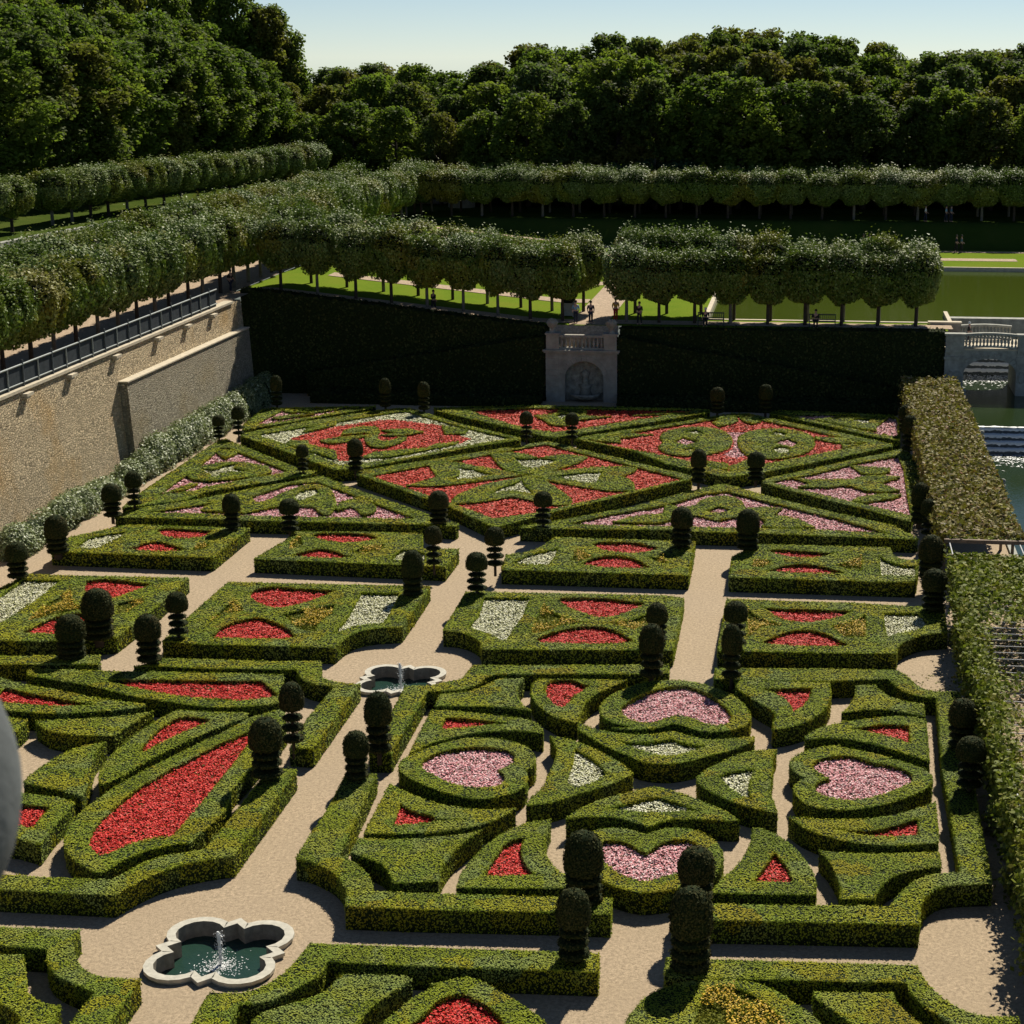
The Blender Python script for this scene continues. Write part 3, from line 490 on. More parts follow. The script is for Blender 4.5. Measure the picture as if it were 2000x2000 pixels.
H('right round hedge with a pink eye in the right diamond',"d:545,430s 580,380s 680,345s 850,335s 1000,350s 1090,385s 1120,430s 1100,490s 1000,535s 850,560s 700,555s 600,520s",[("d:810,440 920,405 1010,440 960,470",'pink','pink eye of the right round hedge in the right diamond'),("d:780,370 830,350 920,370 900,390",'white','upper white patch on the right round hedge'),("d:800,480 870,465 950,480 930,515 840,520",'white','lower white patch on the right round hedge')],grp=DG)
FB('pink hourglass of begonias between the two round hedges',"d:440,350 640,350 600,380s 545,430s 580,490s 640,520 540,545 430,520 500,480s 515,430s 490,380s",'pink')
H('left top tongue hedge in the right diamond',"d:355,285 450,252 530,247 545,275 480,300 400,318",grp=DG)
H('right top tongue hedge in the right diamond',"d:560,252 640,252 720,280 660,300 600,280",grp=DG)
H('upper pointed hedge at the right tip of the right diamond',"d:1130,395 1330,400 1500,440 1300,442 1130,412",grp=DG)
H('lower pointed hedge at the right tip of the right diamond',"d:1330,452 1490,450 1340,480",grp=DG)
H('left bottom tongue hedge in the right diamond',"d:310,575 470,600 468,645 320,610",grp=DG)
H('right bottom tongue hedge in the right diamond',"d:482,620 620,570 740,590 620,635 490,652",grp=DG)
H('forked leaf hedge at the left tip of the right diamond',"c:1140,410 1400,360 1640,380 1390,405 1400,440 1200,425",grp=DG)
H('frame hedge of the far triangle in front of the fountain house',"c:-10,178 80,176 200,172 750,162 1100,165 1932,187 d:330,196 330,215 0,270 c:1085,375 900,405 850,400 560,330 0,200",[("c:240,195 700,180 1600,190 d:270,195 0,235 c:1080,340 900,362 740,345 560,300",'coral','red begonias in the far triangle before the fountain house')],grp=DG)
H('swirl hedge in the far triangle before the fountain house',"c:745,235 900,222s 960,185s 1130,200s 1140,235s 1330,245 1050,275s 1000,310s 880,305s 820,270s",[("c:905,235 960,220 1010,225 960,262",'white','white patch in the far triangle before the fountain house')],grp=DG)
H('long pointed hedge at the right of the far triangle',"c:1490,235 1760,210 1900,218 1650,230",grp=DG)
H('frame hedge of the left triangle beside the wall path',"a:1660,420 1710,415 b:720,645 845,660 780,685 0,815 a:1400,875 925,935 1070,815",[("a:1660,480 1740,480 b:250,510 640,660 400,700 0,775 a:1500,800 1180,838 1500,620",'pink','pink begonias in the left triangle beside the wall path')],grp=DG)
H('oval hedge in the left triangle beside the wall path',"b:-140,670s -60,630s 120,590s 280,588s 430,610s 495,640s 495,665s 400,690s 200,715s 0,728s -100,710s",[("b:-40,635 60,640 150,610 260,600 220,630 340,655 150,665 80,700 40,680",'white','white star of begonias in the left triangle oval')],grp=DG)
H('small hedge block at the top of the left triangle',"a:1640,490 1780,500 1785,520 1700,560 1640,520",grp=DG)
H('low hedge wedge at the bottom of the left triangle',"a:1225,825 1440,745 1490,752 1400,790",grp=DG)
H('frame hedge of the long near left triangle',"a:870,1003 1000,940 1500,865 b:200,815 810,705 890,690 1100,780 1700,985 1915,1055 1890,1075 1690,1060 1000,1045 0,1018",[("a:1110,965 1400,925 1932,835 b:640,750 850,735 1000,790 1600,1015 900,1000 300,990 0,975",'pink','pink begonias in the long near left triangle')],grp=DG)
H('curling hedge with a white bed in the long near left triangle',"a:1515,950 1570,910s 1700,872s 1932,840 b:350,845 395,890s 520,855s 650,790s 800,755s 920,775s 980,850s 985,920s 930,983s 865,965s 820,925s 700,920s 560,920s 420,945s 300,970",[("b:670,840 720,800 840,780 865,820 760,860 700,880",'white','white begonias in the long near left triangle')],grp=DG)
H('hook shaped hedge at the right of the long near left triangle',"b:985,930 1050,880s 1140,860s 1230,880s 1290,930s 1260,970s 1190,985s 1160,950s 1100,925s 1000,950",grp=DG)
H('frame hedge of the long near right triangle',"c:880,1035 1500,925 d:0,855 390,757 460,755 800,850 1300,975 1700,1060 1905,1160 1880,1172 700,1125 210,1112 c:1740,1100 880,1092 640,1085 660,1068",[("c:1000,1055 1300,985 d:0,910 300,825 470,810 850,905 1300,1015 1690,1125 1100,1095 0,1070 c:1400,1065",'pink','pink begonias in the long near right triangle')],grp=DG)
H('winged hedge in the long near right triangle',"d:0,905 120,930 230,905s 300,860s 430,838s 540,860s 600,930 760,925 880,935 800,990 600,990 530,1000 390,1025 250,990 100,985 -20,995",[("d:290,960 410,915 500,950 400,970",None,None)],grp=DG)
H('tongue hedge at the right of the long near right triangle',"d:710,1000 850,990s 1000,1020s 1130,1080 900,1085 720,1075 760,1040",grp=DG)
H('tongue hedge at the left of the long near right triangle',"c:1340,1040 1500,995s 1700,980s 1850,1000 1750,1030s 1680,1045 1500,1042",grp=DG)
H('frame hedge of the right triangle beside the pergola',"d:720,742 760,715 1100,640 1780,490 1890,550 1925,760 1850,1040 1500,942 1000,820",[("d:790,735 1100,680 1420,600 1755,540 1800,640 1820,800 1855,990 1480,900 1400,885 950,780",'pink','pink begonias in the right triangle beside the pergola')],grp=DG)
H('double arrow hedge in the right triangle beside the pergola',"d:950,705 1100,715 1400,715 1500,690 1640,685 1770,700 1620,745 1770,800 1640,812 1500,800 1380,760 1230,775 1000,775 1090,745",grp=DG)
H('upper tongue hedge in the right triangle beside the pergola',"d:1395,610 1500,620 1690,630 1690,660 1580,680 1480,672",grp=DG)
H('lower tongue hedge in the right triangle beside the pergola',"d:1405,880 1450,850 1640,822 1780,828 1720,860 1500,890",grp=DG)
H('frame hedge of the far left triangle below the bank',"b:500,178 1290,165 1200,190 700,275 285,345 290,310 440,190",[("b:370,305 560,205 600,180 1150,172 800,245 500,290",'pink','pink begonias in the far left triangle below the bank')],grp=DG)
H('low hedge finger in the far left triangle below the bank',"b:500,255 560,240 740,225 830,225 560,262",grp=DG)
H('low hedge wave in the far left triangle below the bank',"b:590,190 700,187 1080,168 1000,187 830,212 700,210 610,210",[("b:690,197 780,192 830,205 780,209",'white','white begonias in the far left triangle below the bank')],grp=DG)
H('frame hedge of the far right triangle below the bank',"d:785,205 900,200 1710,232 1765,270 1765,425 1600,400 1200,310 790,225",[("d:920,225 1450,232 1700,245 1755,265 1755,395 1600,375 1400,330 1050,260",'pink','pink begonias in the far right triangle below the bank')],grp=DG)
H('low hedge wave in the far right triangle below the bank',"d:1120,265 1300,242 1680,245 1660,265 1580,320 1590,350 1480,335",[("d:1390,265 1450,257 1560,262 1510,300",'white','white begonias in the far right triangle below the bank')],grp=DG)
build_parterre()
# ------------------------------------------------------------------ topiaries
def surf_leaves(mb,prof,n,s,mat,c=(0,0,0),jit=.02,nj=.45):
    """leaf cards over a surface of revolution"""
    pr=np.array(prof); seg=np.diff(pr,axis=0); ln=np.hypot(seg[:,0],seg[:,1]); ar=ln*(pr[:-1,0]+pr[1:,0]+1e-4)
    k=rng.choice(len(seg),n,p=ar/ar.sum()); t=rng.random(n); a=rng.random(n)*2*math.pi
    r=pr[k,0]+seg[k,0]*t; z=pr[k,1]+seg[k,1]*t
    nr=seg[k,1]/np.maximum(ln[k],1e-6); nz=-seg[k,0]/np.maximum(ln[k],1e-6)
    j=rng.normal(0,jit,n)
    Cc=np.c_[(r+nr*j)*np.cos(a)+c[0],(r+nr*j)*np.sin(a)+c[1],z+nz*j+c[2]]
    Nn=np.c_[nr*np.cos(a),nr*np.sin(a),nz]+rng.normal(0,nj,(n,3))
    mb.leaves(Cc,Nn,s,mat)
def dome_prof(r,h,n=14,flat=.12,egg=.75):
    P=[(0.001,0),(r*.75,0),(r*.95,h*.07)]
    P.append((r,h*.2)); P.append((r,h*.38))
    for i in range(1,n+1):
        t=i/n*math.pi/2; P.append((max(.001,r*math.cos(t)**.85),h*.38+h*.62*math.sin(t)))
    return P
def disc_prof(r,h,n=8):
    return [(max(.001,r*math.cos(t)**.6) if abs(t)<1.55 else .001,h/2+h/2*math.sin(t)) for t in np.linspace(-math.pi/2,math.pi/2,n)]
YEW=[M['core'],M['yew']]
def topiary_proto(kind):
    # unit size: dome radius ~.5, total height 2.0
    root=empty('topiary')
    def part(nm,prof,z,n,dx=0):
        mb=MB(); p2=[(max(0.001,r*.96),zz+z) for r,zz in prof]; mb.lathe(p2,18,0,(dx,0,0))
        surf_leaves(mb,[(r,zz+z) for r,zz in prof],int(n*2.2),.048,1,(dx,0,0),.014,.35)
        return mb.build(nm,YEW,root)
    if kind=='tiers':
        part('dome',dome_prof(.5,1.0),1.0,900)
        for i,(r,z,h) in enumerate([(.45,.72,.2),(.46,.42,.21),(.47,.10,.22)]): part('tier',disc_prof(r,h),z,330,[.02,-.02,.01][i])
        mb=MB(); mb.tube([(0,0,-.35),(0,0,1.05)],.09,8,0); mb.build('trunk',[M['bark']],root)
    elif kind=='fat':
        part('dome',dome_prof(.5,1.18,egg=.9),.82,1050)
        for i,(r,z,h) in enumerate([(.47,.52,.27),(.48,.22,.28),(.47,-.03,.24)]): part('tier',disc_prof(r,h),z,380)
        mb=MB(); mb.tube([(0,0,-.35),(0,0,.9)],.2,8,0); mb.build('trunk',[M['bark']],root)
    elif kind=='mushroom':
        part('dome',dome_prof(.5,.82),1.18,800)
        for i,(r,z,h) in enumerate([(.41,.86,.14),(.45,.54,.17),(.46,.20,.17)]): part('tier',disc_prof(r,h),z,300,[-.02,.02,0][i])
        mb=MB(); mb.tube([(0,0,-.35),(0,0,1.25)],.07,8,0); mb.build('trunk',[M['bark']],root)
    return root
PROTO={k:topiary_proto(k) for k in ('tiers','fat','mushroom')}; USED=set()
# tile, top x,y, base y, dome width (crop px), kind, label
TOPI=[('a',1655,237,418,92,'mushroom','tiered topiary at the far corner of the left triangle, by the shaded path'),
('a',1803,167,400,92,'mushroom','tiered topiary by the wall path at the left tip of the left diamond'),
('a',1018,660,935,120,'mushroom','tiered topiary at the lower left tip of the left triangle, rear one of its pair'),
('a',852,755,1010,140,'tiers','tiered topiary at the left tip of the long near left triangle'),
('a',437,990,1270,165,'fat','stout topiary at the left corner of the far row square beside the wall path'),
('a',140,1195,1470,158,'tiers','tiered topiary at the left edge beside the wall path and the slanting white strip'),
('a',1755,830,1095,132,'tiers','tiered topiary at the right rear corner of the far row square beside the wall path'),
('f',750,195,560,228,'fat','tall stout columnar topiary beside a red bed near the left edge'),
('f',545,390,705,212,'fat','topiary on the short hedge at the left edge, in front of the tall stout one'),
('f',1350,220,560,162,'mushroom','thin tiered topiary on the front left corner of the second row square'),
('f',1130,388,755,192,'tiers','tiered topiary on the hedge end beside the gravel gap at left'),
('b',1140,412,665,120,'tiers','tiered topiary at the left tip of the middle diamond'),
('b',742,458,670,92,'mushroom','slim tiered topiary at the bottom of the left diamond'),
('b',645,868,1130,148,'mushroom','tiered topiary at the rear left corner of the far row square by the central path'),
('b',1768,808,1055,152,'tiers','tiered topiary at the right tip of the long near left triangle'),
('b',1730,1072,1385,132,'mushroom','tiered topiary on the square hedge block at the central path, left rear'),
('b',1573,1255,1585,160,'fat','column topiary at the rear right corner of the square hedge left of the central path'),
('q',1137,1412,1600,75,'tiers','shaded topiary before the dark bank left of the fountain house, left one of two'),
('q',1380,1435,1618,78,'tiers','shaded topiary before the dark bank left of the fountain house, right one of two'),
('q',455,1395,1590,72,'tiers','shaded topiary alone in the far left corner under the bank'),
('c',690,207,430,102,'mushroom','small tiered topiary left of the gap between left diamond and far triangle'),
('c',1033,217,430,102,'mushroom','small tiered topiary right of the gap between far triangle and right diamond'),
('c',815,812,1075,140,'mushroom','tiered topiary at the left tip of the long near right triangle'),
('c',453,1080,1395,150,'mushroom','tiered topiary at the left corner of the far row square right of the central path'),
('c',317,1272,1580,164,'mushroom','thin tiered topiary above the largest white rectangle'),
('i',320,300,600,162,'tiers','topiary left of the wide path above the far heart, rear one'),
('i',280,460,868,188,'tiers','topiary left of the wide path above the far heart, front one'),
('i',912,290,640,178,'mushroom','mushroom topped topiary right of the wide path, rear one of its pair'),
('i',882,465,880,155,'tiers','tiered topiary right of the wide path, front one of its pair'),
('d',390,25,225,110,'tiers','shaded topiary at the top of the right diamond, left one'),
('d',753,3,225,106,'tiers','shaded topiary at the top of the right diamond, right one'),
('d',248,492,755,118,'tiers','tiered topiary at the right tip of the middle diamond'),
('d',680,512,735,132,'tiers','tiered topiary at the left tip of the right pink triangle'),
('d',122,930,1225,168,'tiers','topiary at the rear right corner of the far row square, left of the wide path'),
('d',620,945,1240,175,'fat','topiary at the rear left corner of the far row square, right of the wide path'),
('e',805,22,285,140,'tiers','farthest topiary beside the pergola under the bank'),
('e',812,198,460,142,'tiers','second farthest topiary beside the pergola'),
('e',847,297,640,155,'tiers','tiered topiary at the right tip of the right diamond beside the pergola'),
('e',950,930,1300,178,'fat','topiary at the lower corner of the right triangle beside the pergola'),
('e',1025,1085,1450,152,'mushroom','sunlit tiered topiary half hidden behind its dark neighbour at the pergola'),
('e',1048,1425,1830,235,'fat','broad dark topiary beside the far row square at the pergola'),
('e',1077,1745,2135,235,'tiers','broad tiered topiary at the corner of the second row square at the pergola'),
('j',1340,1283,1750,260,'tiers','upper one of two big topiaries on the right hedge beside the heart garden'),
('j',1415,1640,2140,272,'mushroom','lower one of two big topiaries on the right hedge beside the heart garden'),
('g',672,900,1390,182,'mushroom','tiered topiary at the near end of the left hedge below the small fountain'),
('g',475,1170,1625,245,'tiers','broad topiary at the far end of the left boundary hedge beside the largest red bed'),
('g',1318,975,1440,205,'tiers','tall tiered topiary right of the central path below the small fountain'),
('g',1150,1270,1630,192,'tiers','short topiary right of the central path casting a pear shaped shadow'),
('m',1315,480,1000,295,'fat','large topiary left of the near wide path, rear one of the left pair'),
('m',1238,915,1450,255,'tiers','large topiary left of the near wide path, front one of the left pair'),
('n',615,600,1085,272,'tiers','large topiary right of the near wide path, rear one of the right pair'),
('n',575,900,1500,315,'fat','large topiary right of the near wide path, front one, biggest of all'),
]
for t,x,y,by,w,kind,label in TOPI:
    X,Yb=px(t,x,by); X2,Yt=px(t,x,y); k=TILE[t][2]
    B=un(X,Yb,HZ); top=unY(X2,Yt,B[1]); h=top[2]-HZ
    d=math.sqrt(B[0]**2+B[1]**2+(CH-HZ)**2); wid=(w/k)*d/F*1.0
    cx=un(X,Yb,HZ)[0]
    sc=(wid,wid,h/2.0)
    loc=(cx,B[1],HZ)
    if kind not in USED:
        USED.add(kind); o=PROTO[kind]; o.location=loc; o.scale=sc; tag(o,label,'topiary','tiered yew topiaries')
    else: copy_tree(PROTO[kind],loc,label,sc,rng.uniform(0,6.28),'tiered yew topiaries')
# ------------------------------------------------------------------ fountains
def quatre(r,p,d,sc=1.,tip=.42,n=10):
    """barbed quatrefoil outline: lobes on the diagonals, pointed barbs on the axes"""
    pts=[]
    for q in range(4):
        a0=q*math.pi/2; R=np.array([[math.cos(a0),-math.sin(a0)],[math.sin(a0),math.cos(a0)]])
        # barb around local +x axis, then lobe at (d,d)
        loc=[(p-tip,-tip),(p,0),(p-tip,tip)]
        for L in loc: pts.append(R@np.array(L))
        c=np.array([d,d]); st=np.array(loc[2])-c; a1=math.atan2(st[1],st[0]); a1=max(a1,-math.pi*.42)
        a2=math.pi/2-a1
        for t in np.linspace(a1,a2,n): pts.append(R@(c+r*np.array([math.cos(t),math.sin(t)])))
    return np.array(pts)*sc
FHOLES=[]
def fountain(cx,cy,sc,label,hj):
    root=empty('fountain',(cx,cy,0),label,'fountain','quatrefoil fountains on the central path')
    out=quatre(1.12,2.28,1.12,sc,.40); inn=quatre(.85,1.92,1.12,sc,.37); n=len(out); zt=.17; FHOLES.append(inn+np.array([cx,cy]))
    mb=MB(); i=np.arange(n); j=(i+1)%n
    def ring(L,z): return np.c_[L,np.full(n,z)]
    mb.add(np.r_[ring(out,0),ring(out,zt-.12)],np.stack([i,j,j+n,i+n],1),0)
    o2=out*1.025
    mb.add(np.r_[ring(out,zt-.12),ring(o2,zt-.10),ring(o2,zt),ring(inn,zt)],np.r_[np.stack([i,j,j+n,i+n],1),np.stack([i+n,j+n,j+2*n,i+2*n],1),np.stack([i+2*n,j+2*n,j+3*n,i+3*n],1)],0)
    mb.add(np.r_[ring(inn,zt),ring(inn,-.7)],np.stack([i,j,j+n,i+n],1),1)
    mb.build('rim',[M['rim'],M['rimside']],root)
    mb=MB(); V,T=tris(inn); a,b,c=V[T[:,0]],V[T[:,1]],V[T[:,2]]; cr=(b[:,0]-a[:,0])*(c[:,1]-a[:,1])-(b[:,1]-a[:,1])*(c[:,0]-a[:,0]); T[cr<0]=T[cr<0][:,::-1]
    mb.add(np.c_[V,np.full(len(V),-.32)],T,0); mb.build('water',[M['basin']],root)
    mb=MB(); mb.tube([(0,0,-.35),(-.01,0,hj*.5),(-.03,0,hj*.9),(-.04,0,hj)],[.035,.05,.06,.03],8,0)
    nd=260; C=np.c_[rng.normal(0,.07,nd),rng.normal(0,.07,nd),rng.random(nd)*(hj+.3)-.3]
    mb.leaves(C,rng.normal(size=(nd,3)),.03,0); mb.build('water_jet',[M['foam']],root)
    nd=520; a=rng.random(nd)*6.28; r=np.abs(rng.normal(0,.42,nd))*sc+.05
    C=np.c_[r*np.cos(a),r*np.sin(a)-.1,np.full(nd,-.312)]
    mb=MB(); mb.leaves(C,np.c_[rng.normal(0,.12,(nd,2)),np.ones(nd)],.032,0,2.4); tag(mb.build('foam',[M['foam']],root),kind='stuff')
    return root
FC=un(430,1858,.1); fountain(FC[0],FC[1],.82,'large quatrefoil stone fountain with a water jet at the bottom left',.72)
FC2=un(783,1329,.1); fountain(FC2[0],FC2[1],.75,'smaller looking quatrefoil stone fountain in the middle of the central path',.85)
# ------------------------------------------------------------------ garden ground
mb=MB(); V,T=tris(np.array([(-41.95,-30.),(10.9,-30.),(10.9,131.),(-41.95,131.)]),FHOLES); a,b,c=V[T[:,0]],V[T[:,1]],V[T[:,2]]; cr=(b[:,0]-a[:,0])*(c[:,1]-a[:,1])-(b[:,1]-a[:,1])*(c[:,0]-a[:,0]); T[cr<0]=T[cr<0][:,::-1]; mb.add(np.c_[V,np.zeros(len(V))],T,0); tag(mb.build('gravel_path',[M['gravel']]),kind='structure')
# ------------------------------------------------------------------ left terrace wall
WX=-41.75
wall=empty('terrace_wall',(WX,75,0),'tall pale rubble stone retaining wall on the left below the tree walk','wall')
def local(o,root): # express children in the root's frame
    o.parent=root; o.location=(-root.location.x,-root.location.y,-root.location.z); return o
mb=MB(); y0,y1=8.,127.3; ny=60; ys=np.linspace(y0,y1,ny); zt=7.55
V=np.r_[np.c_[np.full(ny,WX),ys,np.full(ny,-.2)],np.c_[np.full(ny,WX-.55),ys,np.full(ny,zt)],np.c_[np.full(ny,WX-1.1),ys,np.full(ny,zt)],np.c_[np.full(ny,WX-1.1),ys,np.full(ny,-.2)]]
i=np.arange(ny-1); mb.add(V,np.r_[np.stack([i,i+1,i+1+ny,i+ny],1),np.stack([i+ny,i+1+ny,i+1+2*ny,i+2*ny],1)],0)
mb.add(V[[ny-1,2*ny-1,3*ny-1,4*ny-1]],[(3,2,1,0)],0); mb.add(V[[0,ny,2*ny,3*ny]],[(0,1,2,3)],0)
local(mb.build('wall',[M['wall']]),wall)
mb=MB(); mb.box(WX-1.12,y0,zt,WX-.43,125.3,zt+.16); local(mb.build('coping',[M['coping']]),wall)
for px_,py_ in ((50,752),(137,717),(225,687),(308,658),(365,633),(415,612),(-70,800)):
    q=unX(px_,py_,WX-.45); mb=MB(); mb.box(WX-.54,q[1]-.42,zt-.30,WX-.20,q[1]+.42,zt-.14); mb.box(WX-.54,q[1]-.22,zt-.46,WX-.32,q[1]+.22,zt-.302); local(mb.build('corbel',[M['coping']]),wall)
# sloping lower buttress
bA=unX(258,748,WX+.45); bB=unX(434,668,WX+.45)
mb=MB(); ya,yb=bA[1],126.9; za,zb=bA[2],bB[2]
zb=za+(zb-za)*(yb-ya)/(bB[1]-ya)
X1,X0=WX+.42,WX-.5
v=[(X0,ya,-.2),(X1,ya,-.2),(X1,yb,-.2),(X0,yb,-.2),(X0,ya,za),(X1-.3,ya,za-.02),(X1-.3,yb,zb-.02),(X0,yb,zb)]
mb.add(v,np.array([(4,5,6,7),(0,1,5,4),(1,2,6,5),(2,3,7,6)]),0)
bt=mb.build('buttress_wall',[M['wall2']],loc=(WX,ya,0)); tag(bt,'grey stone buttress wall with a pale ledge at the far end of the terrace wall','wall')
mb=MB(); v=[(X0,ya-.03,za+.003),(X1-.22,ya-.03,za+.003),(X1-.22,yb,zb+.003),(X0,yb,zb+.003)]; v+= [(a,b,c+.08) for a,b,c in v]
mb.add(v,np.array([(0,3,2,1),(4,5,6,7),(0,1,5,4),(1,2,6,5),(2,3,7,6),(3,0,4,7)]),0); o=mb.build('ledge',[M['coping']]); o.parent=bt; o.location=(-WX,-ya,0)
# railing
RX=WX-.70
rail=empty('terrace_railing',(RX,80,zt+.16),'pale iron railing with dark infill along the top of the terrace wall','railing')
def rtube(nm,pts,r,m,seg=6):
    mb=MB(); mb.tube(pts,r,seg,0); local(mb.build(nm,[m]),rail)
rtube('top_rail',[(RX,y0,zt+1.36),(RX,122.5,zt+1.36)],.055,M['ironlight'])
rtube('bottom_rail',[(RX,y0,zt+.36),(RX,122.5,zt+.36)],.04,M['ironlight'])
for k,yy in enumerate(np.arange(62,122.6,1.9)): rtube('post',[(RX+.02,yy,zt+.16),(RX+.02,yy,zt+(1.62 if k%2 else 1.36))],.045,M['iron'] if k%2 else M['ironlight'])
mb=MB(); mb.box(RX-.06,y0,zt+.17,RX-.03,122.4,zt+1.30); local(mb.build('infill_panel',[M['mesh']]),rail)
# shrubs along the wall foot
SH=[M['core'],M['shrub']]
def leafy_blob(mb,c,r,n,s,mat,up=.2,nj=.5):
    d=rng.normal(size=(n,3)); d/=np.linalg.norm(d,axis=1,keepdims=True); d[:,2]=np.abs(d[:,2])*.9+d[:,2]*.1
    rr=rng.uniform(.82,1.08,n)[:,None]; C=np.array(c)+d*np.array(r)*rr
    mb.leaves(C,d+rng.normal(0,nj,(n,3))+np.array([0,0,up]),s,mat)
ords='first second third fourth fifth sixth seventh eighth ninth tenth eleventh twelfth'.split()
ystart=83.5
for k in range(9):
    L=5.0 if k!=2 else 4.0
    yc=ystart+k*4.95+L/2; big=k>=4
    wx=1.15 if big else .95; hz=2.05 if big else 1.6
    if k==2: hz=1.25
    mb=MB(); mb.lathe([(max(.001,.93*math.cos(t)),.95*math.sin(t)) for t in np.linspace(0,math.pi/2,8)],18,0)
    V=mb.v[0]; V=V*np.array([1,1,1.]); mb.v[0]=V*np.array([wx,L*.60,hz])*.86
    for q in range(7):
        cc=(rng.uniform(-.25,.35),rng.uniform(-L*.42,L*.42),rng.uniform(.1,.35)*hz); leafy_blob(mb,cc,(wx*.85,L*.26,hz*.72),1000,.105,1,.3)
    leafy_blob(mb,(.1,-L*.3,0),(wx,L*.32,hz),1600,.105,1,.3); leafy_blob(mb,(.1,L*.3,0),(wx,L*.32,hz),1600,.105,1,.3)
    o=mb.build('shrub',SH,loc=(WX+1.0,yc,0),local=True)
    tag(o,f'silvery green shrub at the foot of the terrace wall, {ords[k]} from the left','shrub','shrubs along the terrace wall')
# ------------------------------------------------------------------ embankment with the fountain house
YF=129.
def wedge_hedge(label,prof,yfront,yback,s=.16,m='bankhedge',ends=True,nm='clipped_bank_hedge'):
    """prof: [(x,ztop)...] left to right; a wall of clipped foliage"""
    p=np.array(prof); n=len(p); mb=MB(); e=.03
    v=np.r_[np.c_[p[:,0],np.full(n,yfront+e),np.full(n,-.2)],np.c_[p[:,0],np.full(n,yfront+e),p[:,1]-e],np.c_[p[:,0],np.full(n,yback),p[:,1]-e],np.c_[p[:,0],np.full(n,yback),np.full(n,-.2)]]
    i=np.arange(n-1); mb.add(v,np.r_[np.stack([i,i+1,i+1+n,i+n],1),np.stack([i+n,i+1+n,i+1+2*n,i+2*n],1),np.stack([i+2*n,i+1+2*n,i+1+3*n,i+3*n],1)],0)
    mb.add(v[[0,n,2*n,3*n]],[(0,1,2,3)],0); mb.add(v[[n-1,2*n-1,3*n-1,4*n-1]],[(3,2,1,0)],0)
    x0,x1=p[0,0],p[-1,0]; N_=int((x1-x0)*p[:,1].mean()*1.1/s**2); x=rng.uniform(x0,x1,N_); zt_=np.interp(x,p[:,0],p[:,1]); z=rng.random(N_)*zt_
    mb.leaves(np.c_[x,yfront+rng.normal(0,.05,N_),z],np.c_[rng.normal(0,.45,N_),-np.ones(N_),rng.normal(.25,.45,N_)],s,1)
    N_=int((x1-x0)*(yback-yfront)*1.2/s**2); x=rng.uniform(x0,x1,N_); y=rng.uniform(yfront,yback,N_); zt_=np.interp(x,p[:,0],p[:,1])
    mb.leaves(np.c_[x,y,zt_+rng.normal(0,.04,N_)],np.c_[rng.normal(0,.4,(N_,2)),np.ones(N_)],s,1)
    for xe,sg in ((x0,-1),(x1,1)):
        ze=np.interp(xe,p[:,0],p[:,1]); N_=int((yback-yfront)*ze*1.1/s**2)
        mb.leaves(np.c_[xe+rng.normal(0,.04,N_),rng.uniform(yfront,yback,N_),rng.random(N_)*ze],np.c_[np.full(N_,sg),rng.normal(0,.4,N_),rng.normal(.2,.4,N_)],s,1)
    o=mb.build(nm,[M['core'],M[m]],loc=(p[:,0].mean(),yfront,0)); tag(o,label,'hedge','dark clipped hedges on the bank'); return o
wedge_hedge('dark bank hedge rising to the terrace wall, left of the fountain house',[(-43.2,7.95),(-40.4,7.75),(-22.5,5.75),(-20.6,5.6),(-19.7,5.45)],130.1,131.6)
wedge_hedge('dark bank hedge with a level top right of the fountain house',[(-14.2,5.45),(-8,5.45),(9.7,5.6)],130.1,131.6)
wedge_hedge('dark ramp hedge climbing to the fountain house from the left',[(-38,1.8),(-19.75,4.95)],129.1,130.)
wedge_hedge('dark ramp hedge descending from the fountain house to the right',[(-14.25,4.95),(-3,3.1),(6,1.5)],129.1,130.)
wedge_hedge('added low hedge standing in for shade at the bank foot left of the fountain house',[(-37,.75),(-19.9,.75)],126.4,129.05,nm='clipped_bank_hedge')  # added strip, hides the grey gravel so the shaded foot reads black
wedge_hedge('added low hedge standing in for shade at the bank foot right of the fountain house',[(-14.0,.75),(6.3,.75)],126.4,129.05)  # same added dark strip in place of shade on the right side
fx0,fx1=-19.62,-14.3; fm=(fx0+fx1)/2; zc=3.85
fh=empty('fountain_house',(fm,YF,0),'pale stone fountain house with arched niche and balustrade set into the dark bank','fountain house')
def fpart(nm,mb,m): o=mb.build(nm,m if isinstance(m,list) else [m]); return local(o,fh)
na=(-18.22,-15.30); cxn=sum(na)/2; rn=(na[1]-na[0])/2; zs=1.75
mb=MB()
arch=[(cxn+rn*math.cos(t),zs+rn*.92*math.sin(t)) for t in np.linspace(0,math.pi,15)]
outl=[(fx0,-.1),(na[0],-.1)]+[(na[0],zs)]+arch[::-1][1:]+[(na[1],-.1),(fx1,-.1),(fx1,zc-.15),(fx0,zc-.15)]
T=tessellate_polygon([[Vector((a,b,0)) for a,b in outl]])
v=[(a,YF,b) for a,b in outl]; T=[tuple(t) for t in T]
def fix(T,pts,sgn):
    r=[]
    for t in T:
        (ax,ay),(bx,by),(cx_,cy_)=[pts[k] for k in t]
        r.append(t if ((bx-ax)*(cy_-ay)-(by-ay)*(cx_-ax))*sgn>0 else t[::-1])
    return r
mb.add(v,np.array(fix(T,outl,1)),0)
mb.box(fx0,YF+.003,-.1,fx0+.9,YF+1.2,zc-.15); mb.box(fx1-.9,YF+.003,-.1,fx1,YF+1.2,zc-.15)
ri=outl[1:2]+outl[2:3]+arch[::-1][1:]+[(na[1],-.1)]
for a,b in zip(ri[:-1],ri[1:]): mb.add([(a[0],YF,a[1]),(b[0],YF,b[1]),(b[0],YF+.9,b[1]),(a[0],YF+.9,a[1])],[(0,1,2,3)],0)
